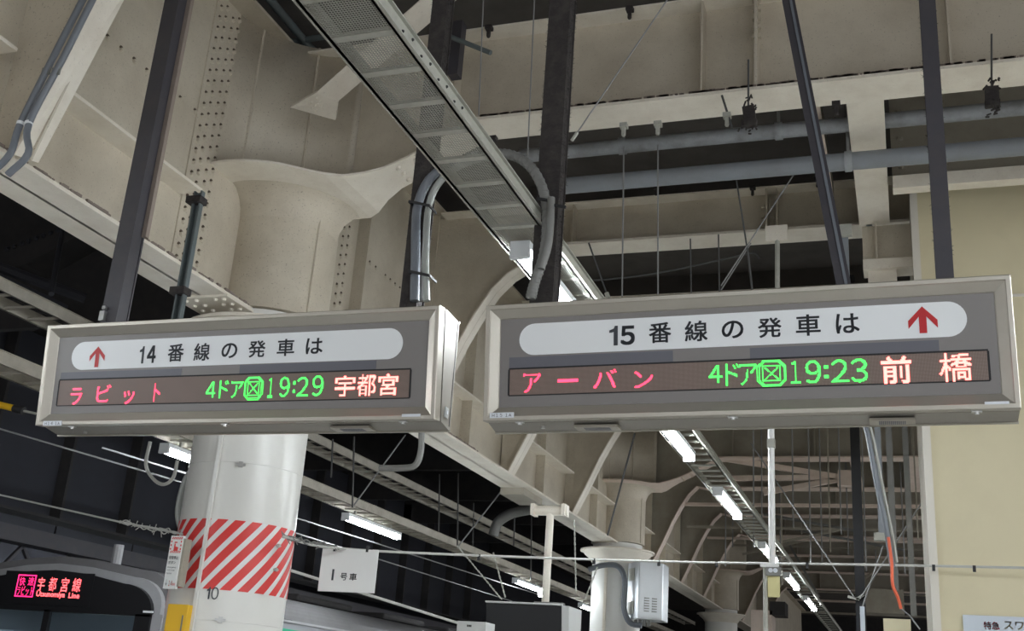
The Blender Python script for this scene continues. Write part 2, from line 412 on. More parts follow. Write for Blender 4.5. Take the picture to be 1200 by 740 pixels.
# red and white diagonal band
zt, zb = 2.70, 2.16
mb = MB(); mb.tube([(-5.21,8.0,zb),(-5.21,8.0,zt)], 0.4725, 48); mb.build('warning_band', 'paint_white', c1, smooth='auto')
mb = MB(); rr = 0.4745; period = 0.135; slope = 0.83     # arc length per metre of height
n_st = int(2*math.pi*rr/period); period = 2*math.pi*rr/n_st
for k in range(n_st):
    A = []; Bp = []
    for j in range(13):
        z = zb + (zt-zb)*j/12
        s0 = k*period + (z-zb)*slope
        A.append((-5.21+math.cos(s0/rr)*rr, 8+math.sin(s0/rr)*rr, z)); s1 = s0+period*0.62
        Bp.append((-5.21+math.cos(s1/rr)*rr, 8+math.sin(s1/rr)*rr, z))
    mid = []
    for j in range(13):
        z = zb + (zt-zb)*j/12; s0 = k*period + (z-zb)*slope + period*0.31
        mid.append((-5.21+math.cos(s0/rr)*(rr+0.0008), 8+math.sin(s0/rr)*(rr+0.0008), z))
    n = 13; mb.add(A+mid+Bp, [(i,i+1,n+i+1,n+i) for i in range(12)]+[(n+i,n+i+1,2*n+i+1,2*n+i) for i in range(12)])
mb.build('red_stripes', 'stripe_red', c1, smooth=True)['label'] = 'red diagonal stripes'
# number 10
for ch, pa, pb in (('one',243,247),('0',248.5,257)):
    tha, za = shaft_th(pa, 690, 0.474); thb, _ = shaft_th(pb, 690, 0.474)
    _, z1_ = shaft_th(250, 688.5, 0.474); _, z0_ = shaft_th(250, 703, 0.474)
    vs, fs = text_geo(ch, 0.0)
    xa = min(v[0] for v in vs); xb = max(v[0] for v in vs); ya = min(v[1] for v in vs); yb = max(v[1] for v in vs)
    mb = MB(); mb.add([on_shaft(tha+(x-xa)/(xb-xa)*(thb-tha), z0_+(y-ya)/(yb-ya)*(z1_-z0_), r=0.4748) for x,y in vs], fs)
    mb.build('painted_digit', 'ink', c1)
# small clamps on the shaft
for px, py in ((282,545), (258,727), (325,640), (322,668)):
    th, z = shaft_th(px, py); o = on_shaft(th, z, r=0.485); tn = Vector((-math.sin(th), math.cos(th), 0))
    k_ = 0.55 if px > 300 else 0.9; mb = MB(); mb.beam(o-tn*0.045*k_, o+tn*0.045*k_, 0.012, 0.02*k_); mb.beam(o-tn*0.015*k_, o+tn*0.02*k_, 0.02, 0.05*k_)
    mb.build('band_clamp', 'steel', c1)
for z in (3.16, 1.93):
    T([on_shaft(math.radians(a), z, r=0.474) for a in range(-170, 20, 10)], 0.0025, 5).build('steel_band', 'column_white', c1)
c2 = column(21.0, 0.47, 'second white round column behind the black monitor with a grey control box')
o = T([on_shaft(math.radians(a), 2.78, Yc=21.0, r=0.476) for a in range(-180, 181, 12)], 0.03, 6).build('steel_band', 'steel', c2)
mb = MB(); thb = math.radians(-100); a0 = on_shaft(thb, 0, 21.0, 0.49); mb.beam(a0, a0+Vector((0,0,4.15)), 0.05, 0.04, up=(0,-1,0)); mb.build('seam_strip', 'cream_clean', c2)
c3 = column(33.9, 0.47, 'third and farthest round column low in the dark distance')

# ================================================================ CROSS GIRDERS
def cross_girder(Yc, zb, label, x1, kind, stiff, mweb='cream', mfl='cream_clean', x0=-4.62):
    t = empty('cross_girder', (x0, Yc, zb), label, 'girder')
    xw = -5.31
    if kind == 'column':
        # web with haunch
        prof = [(-4.75,5.57),(-4.45,5.575),(-4.2,5.66),(-3.85,5.82),(-3.55,5.975),(-3.25,zb+0.01),(-2.9,zb+0.02)]
    else:
        prof = [(-5.14,4.50),(-4.92,4.95),(-4.72,5.40),(-4.55,5.72),(-4.38,5.99),(-4.2,6.17),(-4.0,min(6.29,zb-0.02)),(-3.63,zb),(-3.2,zb+0.01)]
    web = [(x,Yc,z) for x,z in prof] + [(x1,Yc,zb+0.02),(x1,Yc,7.0)] + [(prof[0][0] if kind=='column' else -5.31,Yc,7.0)]
    if kind != 'column': web = [(-5.31,Yc,4.52)] + web
    MB().prism(web, (0,0.015,0)).build('web', mweb, t)
    B(-3.25 if kind=='column' else -3.63, x1, Yc-0.18, Yc+0.18, zb-0.015, zb+0.015).build('bottom_flange', mfl, t)
    B(-5.1, x1, Yc-0.18, Yc+0.18, 6.98, 7.0).build('top_flange', mfl, t)
    if kind == 'column':
        # flange that widens and wraps round the drum
        A = []; C_ = []
        top = [(-3.25,-0.18,0.18,zb),(-3.55,-0.18,0.18,5.97),(-3.85,-0.18,0.18,5.81),(-4.05,-0.20,0.19,5.72),(-4.2,-0.27,0.25,5.65),(-4.34,-0.37,0.36,5.59),(-4.45,-0.47,0.42,5.57)]
        for x,a,b,z in top: A.append((x,Yc+a,z)); C_.append((x,Yc+b,z))
        MB().strip(A, C_, (0,0,-0.02)).build('haunch_flange', mfl, t)
        mb = MB(); cx = -5.21; A=[]; C_=[]
        for a in range(-152, -47, 5):
            th = math.radians(a); ro = 0.80 + 0.05*math.sin(math.radians(a+150))
            A.append((cx+math.cos(th)*ro, Yc+math.sin(th)*ro, 5.57)); C_.append((cx+math.cos(th)*0.50, Yc+math.sin(th)*0.50, 5.57))
        A += [(-4.55,Yc-0.545,5.57),(-4.45,Yc-0.47,5.57)]; C_ += [(-4.74,Yc-0.05,5.57),(-4.66,Yc+0.42,5.57)]; A.append((-4.45,Yc-0.47,5.57)); C_.append((-4.45,Yc+0.42,5.57))
        mb.strip(A, C_, (0,0,-0.02)); mb.build('ring_flange', mfl, t)
        # gusset splice with bolts
        mb = MB()
        for (x,z) in ((-3.95,5.765),(-3.80,5.84),(-3.65,5.92)):
            for dy in (-0.11,0.0,0.11): mb.dome((x,Yc+dy,z-0.022), (0.42,0,-0.9), 0.028)
        tag(mb.build('rivet', mfl, t), kind='stuff')
    else:
        A = [(x,Yc-0.14,z) for x,z in prof]; C_ = [(x,Yc+0.14,z) for x,z in prof]
        MB().strip(A, C_, (-0.015,0,0.01)).build('haunch_flange', mfl, t)
    for x in stiff:
        B(x-0.008, x+0.008, Yc-0.15, Yc, zb+0.02, 6.98).build('stiffener', mweb, t)
    return t
g1 = cross_girder(7.8, 6.1, 'nearest cream cross girder spanning above the signs with rusty lower flange', 2.6, 'column', (-3.5, -1.36, 0.48, 1.55, 2.3))
# bolted splice on g1
bx = -0.93
mb = B(bx-0.012, bx+0.012, 7.62, 7.8, 6.12, 6.98)
for i in range(5):
    for s_ in (-1,1): mb.box(bx+s_*0.012-0.02, bx+s_*0.012+0.02, 7.66, 7.70, 6.60+i*0.085-0.016, 6.60+i*0.085+0.016)
mb.build('bolted_stiffener', 'cream', g1)
du = MB()
for i in range(500):
    x = random.uniform(-3.2, 2.0); s_ = random.choice((0.004,0.006,0.010))*random.uniform(0.6,1.2)
    du.box(x-s_*2, x+s_*2, 7.612, 7.63, 6.112, 6.118+s_)
tag(du.build('rust_crust', 'brown_strip', g1), kind='stuff')
g2 = cross_girder(11.35, 6.48, 'second cream cross girder on curved bracket seen above the right sign', 0.9, 'arc', (-3.45, -1.15, 0.3))
B(-1.27, -1.25, 11.19, 11.35, 6.5, 6.98).build('bolted_stiffener', 'cream', g2)
mb = MB()
for i in range(3):
    for s_ in (-1,1): mb.box(-1.26+s_*0.05-0.02, -1.26+s_*0.05+0.02, 11.30, 11.34, 6.58+i*0.13-0.02, 6.58+i*0.13+0.02)
mb.build('bolt_heads', 'cream', g2)
ords = ['third','fourth','fifth','sixth','seventh','eighth','ninth','tenth','eleventh']
specs = [(14.45,6.32,'arc'),(17.7,6.32,'arc'),(20.9,6.12,'column'),(23.95,6.15,'arc'),(27.3,6.15,'arc'),(30.5,6.15,'arc'),(33.9,6.12,'column'),(38.0,6.15,'arc'),(43.0,6.15,'arc')]
for (Yc, zb, kd), od in zip(specs, ords):
    lb = f'{od} cross girder from the front, ' + ('meeting the second round column' if od=='fifth' else 'meeting the farthest column' if od=='ninth' else 'on curved bracket below the signs' if od in ('sixth','seventh','eighth') else 'mostly hidden behind the right sign' if od in ('third','fourth') else 'faint in the far distance')
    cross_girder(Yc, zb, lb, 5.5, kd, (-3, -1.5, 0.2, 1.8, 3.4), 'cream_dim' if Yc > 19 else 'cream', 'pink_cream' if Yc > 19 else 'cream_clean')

# stringers between the first girders
def stringer(x0, x1, y0, y1, z, label, m='cream_clean'):
    t = empty('stringer_beam', ((x0+x1)/2, y0, z), label, 'beam')
    B(x0, x1, y0, y1, z, z+0.015).build('flange', m, t)
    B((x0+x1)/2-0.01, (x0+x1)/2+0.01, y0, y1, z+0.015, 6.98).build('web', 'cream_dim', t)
    return t
stringer(-0.28, 0.0, 7.99, 10.36, 6.10, 'wide cream stringer beam right of the slanting dark brace')
stringer(-0.62, -0.50, 7.99, 11.15, 6.30, 'narrow cream stringer beam beside the slanting dark brace', 'pink_cream')
stringer(-0.9, -0.75, 21.1, 23.7, 6.12, 'short cream stringer between the far girders', 'pink_cream')
stringer(0.05, 0.45, 21.1, 23.7, 6.12, 'wide cream stringer between far girders beside the yellow wall', 'pink_cream')
# small bracket box
t = empty('bracket_girder', (0, 10.4, 5.6), 'short boxy cream bracket girder above the right end of the right sign', 'bracket')
p = [aty(1010,266,10.4), aty(1078,262,10.4), aty(1078,306,10.4), aty(1010,306,10.4)]
x0_, x1_ = p[0].x, 0.195; zt_, zb_ = p[0].z, p[2].z
B(x0_, x1_, 10.4, 10.42, zb_, zt_).build('web', 'cream', t)
B(x0_, x1_, 10.28, 10.52, zb_-0.10, zb_-0.0).build('bottom_flange', 'cream_clean', t)
B(x0_+0.12, x0_+0.135, 10.30, 10.4, zb_, zt_).build('stiffener', 'cream', t)
B(x0_+0.04, x0_+0.30, 10.34, 10.5, zb_-0.30, zb_-0.10).build('hanger_block', 'cream_clean', t)
# side girder over the yellow wall
t = empty('side_girder', (1, 9.4, 6), 'cream girder resting over the top of the yellow wall', 'girder')
B(0.04, 3.0, 9.28, 9.52, 6.00, 6.03).build('bottom_flange', 'cream_clean', t)
B(0.04, 3.0, 9.26, 9.28, 5.94, 6.06).build('flange_lip', 'cream_clean', t)
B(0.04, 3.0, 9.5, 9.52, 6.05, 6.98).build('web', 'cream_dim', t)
mb = MB()
for i in range(6):
    mb.dome((0.12, 9.5, 6.12+i*0.14), (0,-1,0), 0.03)
mb.build('bolt_heads', 'cream_dim', t)

# ================================================================ KNEE BRACE near left with two conduits
t = empty('knee_brace', (-5.1, 4.77, FZ), 'pale inclined knee plate crossing the upper left corner', 'brace')
A = [(-5.12,4.66,4.47),(-4.60,4.66,5.70),(-4.2,4.66,6.5)]; C_ = [(-5.02,4.90,4.45),(-4.55,4.90,5.50),(-4.16,4.90,6.5)]
A = [aty(18,182,4.68), aty(117,-20,4.68)]; C_ = [aty(45,191,4.88), aty(160,-28,4.88)]
e = (A[1]-A[0])*0.8; A.append(A[1]+e); e = (C_[1]-C_[0])*0.8; C_.append(C_[1]+e)
MB().strip(A, C_, (-0.02,0,0.01)).build('brace_flange', 'cream_clean', t)
MB().prism([(-5.31,4.78,4.50),(A[0].x+0.02,4.78,A[0].z+0.02),(A[2].x,4.78,A[2].z),(A[2].x,4.78,7.0),(-5.31,4.78,7.0)], (0,0.015,0)).build('web', 'cream', t)
for k, (dx, rr) in enumerate(((0, 0.021),(0.075, 0.021))):
    q = [aty(-12+dx*280, 205, 4.55), aty(12+dx*280, 180, 4.55), aty(24+dx*130, 145, 4.55), aty(62+dx*160, 68, 4.55), aty(98+dx*150, -2, 4.55), aty(140+dx*150, -82, 4.55)]
    pts = arc_pts(q, 5)
    tt = empty('cable_conduit', q[1], ('left' if k == 0 else 'right')+' one of two grey conduits strapped along the pale knee plate', 'conduit')
    T(pts, rr, 10).build('pipe', 'conduit_grey', tt, smooth='auto')
    for i in (8, 22):
        i = min(i, len(pts)-2); d = (pts[i+1]-pts[i]).normalized()
        if i == 8: i = 10
        T([pts[i]-d*0.008, pts[i]+d*0.012], rr+0.003, 10).build('white_tape', 'plate_white', tt)['label'] = 'white tape ring'
    mb = MB(); i = 14; mb.beam(pts[i]-Vector((0.03,0,0)), pts[i]+Vector((0.03,0,0)), 0.012, 0.05); mb.build('saddle', 'galv_dark', tt)

# ================================================================ diagonal ceiling brace with gusset
t = empty('ceiling_brace', (-5, 8.4, 6.9), 'cream diagonal brace in the ceiling plane with flared gusset on the drum', 'brace')
P1 = aty(385,112,7.1); P2 = aty(575,-52,6.7)
d = (P2-P1).normalized(); sd = d.cross(Vector((0,-1,0.4))).normalized()
nn = sd.cross(d).normalized()
w = 0.135
q0, q1, q2, q3 = aty(370,109,7.1), aty(562,-62,6.75), aty(396,119,7.15), aty(612,-66,6.8)
MB().strip([q0, q1], [q2, q3], (0,0.01,0.02)).build('flat_bar', 'cream_clean', t)
g0, g1_ = aty(340,126,7.15), aty(393,141,7.15)
if (g0-P1).dot(sd) < 0: g0, g1_ = g1_, g0
g0, g1_ = aty(340,126,7.15), aty(393,141,7.2)
MB().strip([g0, q0], [g1_, q2], (0,0.01,0.03)).build('gusset_plate', 'cream_clean', t)
mb = MB()
for a in (-0.04,0.05): 
    for b_ in (-0.10,-0.16): mb.dome(P1+sd*a+d*b_-nn*0.0, -nn, 0.015); mb.dome(P1+sd*a+d*b_+nn*0.03, nn, 0.015)
mb.build('bolt_heads', 'cream_clean', t)

# ================================================================ pipes across
def pipe(pts, r, m, name, label, cat='pipe', n=12, smooth='auto'):
    return tag(T(pts, r, n).build(name, m, smooth=smooth), label, cat)
def xpipe(px, ytop, ybot, Yv, xa, xb, m, label, clamps=()):
    a = aty(px, ytop, Yv); b = aty(px, ybot, Yv); r = abs(a.z-b.z)/2; zc = (a.z+b.z)/2
    t = empty('service_pipe', (xa, Yv, zc), label, 'pipe')
    T([(xa,Yv,zc),(xb,Yv,zc)], r, 14).build('pipe', m, t, smooth='auto')
    for cx in clamps:
        mb = MB(); mb.tube([(cx-0.03,Yv,zc),(cx+0.03,Yv,zc)], r+0.012, 14); mb.build('coupling', 'pipe_grey', t, smooth='auto')
        B(cx-0.012, cx+0.012, Yv-0.012, Yv+0.012, zc+r, 7.55 if cx in clamps[:9] else zc+r+0.1).build('hanger', 'galv_dark', t)
    return t
xpipe(900, 147, 163, 8.5, -3.15, 3.5, 'pipe_grey', 'upper grey pipe crossing above the right sign', (-2.2, -0.85, 0.35))
xpipe(900, 188, 207, 8.6, -2.75, 3.5, 'blue_grey', 'lower blue-grey pipe crossing above the right sign', (-0.3,))
tag(T([aty(520,40,7.3), aty(575,62,7.3)], 0.022, 8).build('service_pipe', 'green_grey', smooth='auto'), 'short thin green pipe stub beside the fuzzy post at the top', 'pipe')
tag(B(-3.47,-3.38,7.45,7.55,6.45,6.98).build('steel_bracket','dark_post'), 'dark blue steel bracket behind the fuzzy post at the top', 'bracket')
# dark pipes against the ceiling at the top of the drum
for k,(a,b_) in enumerate((((270,-10),(345,62)),((300,-20),(375,70)),((330,66),(420,92)),((335,50),(400,40)))):
    tag(T([atz(*a,7.3), atz(*b_,7.3)], (0.06,0.04,0.05,0.03)[k], 10).build('ceiling_pipe', 'green_grey', smooth='auto'),
        ('thick dark pipe above the column drum running to the upper left','thinner dark pipe beside the thick one above the drum','dark pipe curving over the top edge of the drum','thin dark pipe end crossing above the drum')[k], 'pipe')
# ceiling ribs: dark joists above
for k in range(9):
    y = 8.6+k*3.2
    tag(B(-5, 5, y, y+0.25, 7.25, 7.55).build('ceiling_joist', 'ceiling_dark'), 'dark sooty joist under the ceiling slab between cross girders', 'beam', 'dark joists under the slab')

# ================================================================ hanger rods and wires
def rod(px0, py0, px1, py1, Yv, r, m, label, grp=None, name='hanger_rod', cat='rod', fit=False):
    a = aty(px0, py0, Yv); b = aty(px1, py1, Yv)
    t = T([a,b], r, 6).build(name, m, smooth='auto'); tag(t, label, cat, grp)
    if fit: T([b, b+(a-b).normalized()*0.06], r*2.4, 8).build('end_fitting', 'galv', t)
    return t
rod(568,-40,561,135,5.9,0.0045,'wire','leftmost thin wire dropping to the tray near the top centre')
rod(628,-40,618,190,5.9,0.0045,'wire','thin wire just left of the middle fuzzy post')
rod(790,-12,670,165,5.6,0.0045,'wire','thin diagonal wire rising right from the middle fuzzy post', fit=True)
rod(731,172,729,348,8.4,0.007,'wire','left of the two pale vertical rods below the grey pipes')
rod(771,170,771,345,8.4,0.007,'wire','right of the two pale vertical rods below the grey pipes')
rod(690,285,713,350,9.5,0.009,'wire_dark','short slanting rod under the second cross girder', fit=True)
rod(809,280,810,345,9.5,0.007,'wire_dark','left one of two short hanging rods under the second girder')
rod(842,275,843,345,9.5,0.007,'wire_dark','right one of two short hanging rods under the second girder')
rod(880,285,845,340,9.3,0.006,'wire','lower end of the slanting wire left of the small white hanger')
rod(943,185,845,335,8.9,0.006,'wire','slanting wire from the dark brace down to the sign top')
rod(862,205,877,300,9.0,0.008,'wire_dark','thin dark slanting rod hanging from the blue-grey pipe')
rod(877,300,882,345,9.0,0.010,'wire_dark','dark tail of the slanting rod above the sign')
rod(846,112,858,150,7.6,0.010,'wire_dark','short dark slanted hook on the first girder flange')
# sooty clamp hangers on girder 1
for k, (px, py0, py1) in enumerate(((877,70,148),(1162,40,125))):
    a = aty(px, py0, 7.55); b = aty(px, py1, 7.55)
    t = T([a,b], 0.008, 6).build('pipe_hanger', 'wire_dark'); tag(t, ('left' if k==0 else 'right')+' soot-clotted pipe hanger clipped to the first girder flange', 'hanger')
    mb = MB(); c = aty(px, py1-22, 7.55)
    mb.beam(c, aty(px+(3-k*2), py1, 7.55), 0.09, 0.06); mb.beam(aty(px-8,py1-3,7.55), aty(px+10,py1-4,7.55), 0.04, 0.05)
    for i in range(30):
        q = c+Vector((random.gauss(0,0.03), random.gauss(0,0.02), random.uniform(-0.22,0.08))); mb.beam(q, q+Vector((random.gauss(0,.02),random.gauss(0,.02),random.gauss(0,.02))), 0.01, 0.01)
    mb.build('clamp', 'fuzzy_post', t)
for k, (px, py) in enumerate(((573,35),(738,13),(731,150),(771,148),(852,138),(578,165),(980,125),(769,222),(882,222),(958,212))):
    Yv = 7.6 if k not in (7,8,9) else 11.15
    c = aty(px, py, Yv); mb = MB(); mb.box(c.x-0.03,c.x+0.03,Yv-0.03,Yv+0.03,c.z,c.z+0.035); mb.box(c.x-0.014,c.x+0.014,Yv-0.014,Yv+0.014,c.z-0.06,c.z); mb.dome((c.x,Yv,c.z-0.06),(0,0,-1),0.02)
    tag(mb.build('beam_clamp', 'galv' if k in (2,3,4) else 'fuzzy_post'), ('dark clamp on the top flange left of the middle fuzzy post','dark clamp on the top flange right of the middle fuzzy post','left of two pale clamps on the first girder lower flange','right of two pale clamps on the first girder lower flange','pale clamp under the short slanted hook on the first girder','dark clamp at the far left of the first girder lower flange','dark clamp on the first girder just right of the slanting brace','left dark clamp under the lower blue-grey pipe','middle dark clamp under the lower blue-grey pipe','right dark clamp under the lower blue-grey pipe beside the brace')[k], 'clamp', 'small beam clamps on the girders')
tag(T(arc_pts([aty(x,y,11.1) for x,y in ((655,332),(760,322),(870,299),(884,297),(890,303))],4),0.010,6).build('thin_cable','wire_dark',smooth='auto'),'thin dark cable strung along the second girder','cable')
# small white hanger plate and its rod
t = empty('white_hanger', aty(911,340,9.6), 'small white hanger plate with pale rod above the middle of the right sign', 'hanger')
a = aty(897,266,9.6); b = aty(923,282,9.6); B(a.x,b.x,9.58,9.6,b.z,a.z).build('plate','cream_clean',t)
T([aty(911,282,9.6), aty(911,345,9.6)], 0.022, 8).build('rod','galv',t)
t = empty('grey_strut', aty(991,340,9.2), 'grey steel strut standing behind the slanting dark brace', 'strut')
a = aty(985,264,9.2); b = aty(996,340,9.2); B(a.x,b.x,9.2,9.24,b.z-0.5,a.z).build('channel','blue_grey',t)
a = aty(979,265,9.15); b = aty(987,277,9.15); B(a.x,b.x+0.08,9.12,9.18,b.z,a.z).build('clamp_plate','galv',t)

# ================================================================ SIGN POSTS
def fuzz(mb, a, b, w, n, size=0.02):
    a = Vector(a); b = Vector(b)
    for i in range(n):
        t_ = random.random(); s_ = random.choice((-1,1)); p = a.lerp(b, t_) + Vector((s_*w/2, random.uniform(-w/2,w/2), 0))
        l = random.uniform(0.3,1)*size; q = p + Vector((s_*l, random.gauss(0,l*0.4), random.gauss(0,l*0.8)))
        e = Vector((0,0,0.0016)); mb.add([p-e, p+e, q], [(0,1,2)])
        mb.add([p-Vector((0,0.0016,0)), p+Vector((0,.0016,0)), q], [(0,1,2)])
YP = 5.15
def post(pxb, pyb, w, dpt, m, label, x_off=0, fz=0, strip=False):
    b = aty(pxb, pyb, YP); x = b.x
    t = empty('sign_post', (x, YP, 3.43), label, 'post')
    ztop = 7.0
    B(x-w/2, x+w/2, YP-dpt/2, YP-dpt/2+0.012, 3.43, ztop).build('front_flange', m, t)
    B(x-w/2, x+w/2, YP+dpt/2-0.012, YP+dpt/2, 3.43, ztop).build('rear_flange', m, t)
    B(x-w/2+0.02, x+w/2-0.006, YP-dpt/2+0.012, YP+dpt/2-0.012, 3.43, ztop).build('web', m, t)
    B(x-w/2-0.03, x+w/2+0.03, YP-dpt/2-0.02, YP+dpt/2+0.02, 3.426, 3.44).build('foot_plate', 'dark_post', t)
    if fz:
        mb = MB(); fuzz(mb, (x,YP,3.6), (x,YP,6.4), w, fz, 0.016); tag(mb.build('dust_fuzz','fuzzy_post',t), kind='stuff')
    return t
p1 = post(134, 376, 0.115, 0.11, 'dark_post', 'leftmost dark sign post with pale flat bar, on the left sign')
B(-4.372,-4.340,YP+0.03,YP+0.062,4.05,7.0).build('flat_bar','brown_strip',p1)['label']='brownish pale flat bar'
mb=MB(); mb.box(-4.475,-4.44,YP-0.08,YP-0.055,3.47,3.53); mb.box(-4.46,-4.44,YP-0.085,YP-0.06,3.54,3.56); mb.build('bolt','steel',p1)
p2 = post(483, 356, 0.10, 0.10, 'fuzzy_post', 'dust-furred black post with conduits at right end of left sign', fz=1500)
p3 = post(638, 352, 0.125, 0.115, 'fuzzy_post', 'dust-furred black post above left end of right sign', fz=2200)
p4 = post(1107, 322, 0.075, 0.10, 'dark_post', 'clean dark post at right end of the right sign', fz=150)
# green-grey slotted strut
t = empty('slotted_strut', aty(212,376,6.1), 'thin green-grey slotted strut behind the left sign post', 'strut')
a = aty(234,225,6.1); b = aty(210,376,6.1)
mb = B(a.x-0.035,a.x-0.022,6.08,6.12,b.z-0.3,a.z); mb.box(a.x+0.022,a.x+0.035,6.08,6.12,b.z-0.3,a.z); mb.box(a.x-0.03,a.x+0.03,6.115,6.122,b.z-0.3,a.z); mb.build('channel','green_grey',t)
mb = MB()
for pz in (0.05, 0.75): mb.box(a.x-0.07,a.x+0.05,6.05,6.14,a.z-pz-0.05,a.z-pz)
mb.build('clip','fuzzy_post',t)
# slanting brace
a = aty(919,-25,5.4); b = aty(989,336,5.2); a = b+(a-b)*1.85
t = empty('slanting_brace', b, 'slanting dark blue brace leaning right above the right sign', 'brace')
MB().beam(b, a, 0.068, 0.006, up=(0,-1,0)).build('face_plate','dark_post',t)
MB().beam(b+Vector((0.031,0.02,0)), a+Vector((0.031,0.02,0)), 0.006, 0.05, up=(0,-1,0)).build('side_plate','dark_post',t)
MB().beam(b+Vector((0.012,-0.006,0)), a+Vector((0.012,-0.006,0)), 0.014, 0.010, up=(0,-1,0)).build('rib','conduit_grey',t)

# conduits bending from the tray onto post 2
cu = [(507,352),(497,352),(487,352)]
cfg = [((500,353),(499,300),(503,240),(520,208),(548,190),(575,183), 5.07, 0.019, 'conduit_pale', 'shiny pale conduit bending from the tray down to the left sign'),
       ((486,353),(487,300),(489,245),(502,212),(525,195),(560,182), 5.08, 0.026, 'conduit_grey', 'thick grey conduit bending beside the shiny one'),
       ((494,353),(494,300),(497,248),(512,214),(536,196),(570,186), 5.13, 0.016, 'galv_dark', 'dark middle conduit between the grey and shiny ones')]
for *pp, Yv, r, m, lb in cfg:
    pts = arc_pts([aty(x,y,Yv-0.0*i) for i,(x,y) in enumerate(pp)], 5)
    tag(T(pts, r, 12).build('cable_conduit', m, smooth='auto'), lb, 'conduit')
for py in (236, 318):
    a = aty(479,py,5.03); b = aty(503,py+5,5.03)
    mb = MB(); mb.beam(a, b, 0.006, 0.014); mb.beam(a+Vector((0,0.1,0)), a, 0.006, 0.014); mb.beam(b+Vector((0,0.1,0)), b, 0.006, 0.014)
    tag(mb.build('cable_tie','rubber'), ('upper' if py < 300 else 'lower')+' black tie wrapped round the conduits on the post', 'cable tie')
# flexible hose onto post 3
pts = arc_pts([aty(x,y,5.03) for x,y in ((575,180),(600,182),(622,196),(637,225),(641,262),(637,300),(627,330),(622,350))], 5)
t = T(pts, 0.026, 12).build('flexible_hose','galv_dark',smooth='auto'); tag(t, 'dusty grey hose curving onto the middle fuzzy post', 'hose')
rings = MB()
for p_, q_ in zip(pts[2::1], pts[3::1]): rings.tube([p_, p_+(q_-p_).normalized()*0.008], 0.029, 12)
tag(rings.build('corrugation','galv_dark',t,smooth='auto'), kind='stuff')
pts = arc_pts([aty(x,y,5.0) for x,y in ((646,232),(645,262),(642,290),(634,315))], 5)
tag(T(pts, 0.02, 10).build('cable_conduit','galv_dark',smooth='auto'), 'short smooth grey conduit strapped to the middle fuzzy post', 'conduit')
for k,(x,y) in enumerate(((640,233),(655,240))):
    a = aty(x-10,y,5.0); b = aty(x+8,y+3,5.0); tag(MB().beam(a,b,0.012,0.014).build('cable_tie','rubber'), ('left' if k==0 else 'right')+' half of black tie round the middle fuzzy post', 'cable tie')

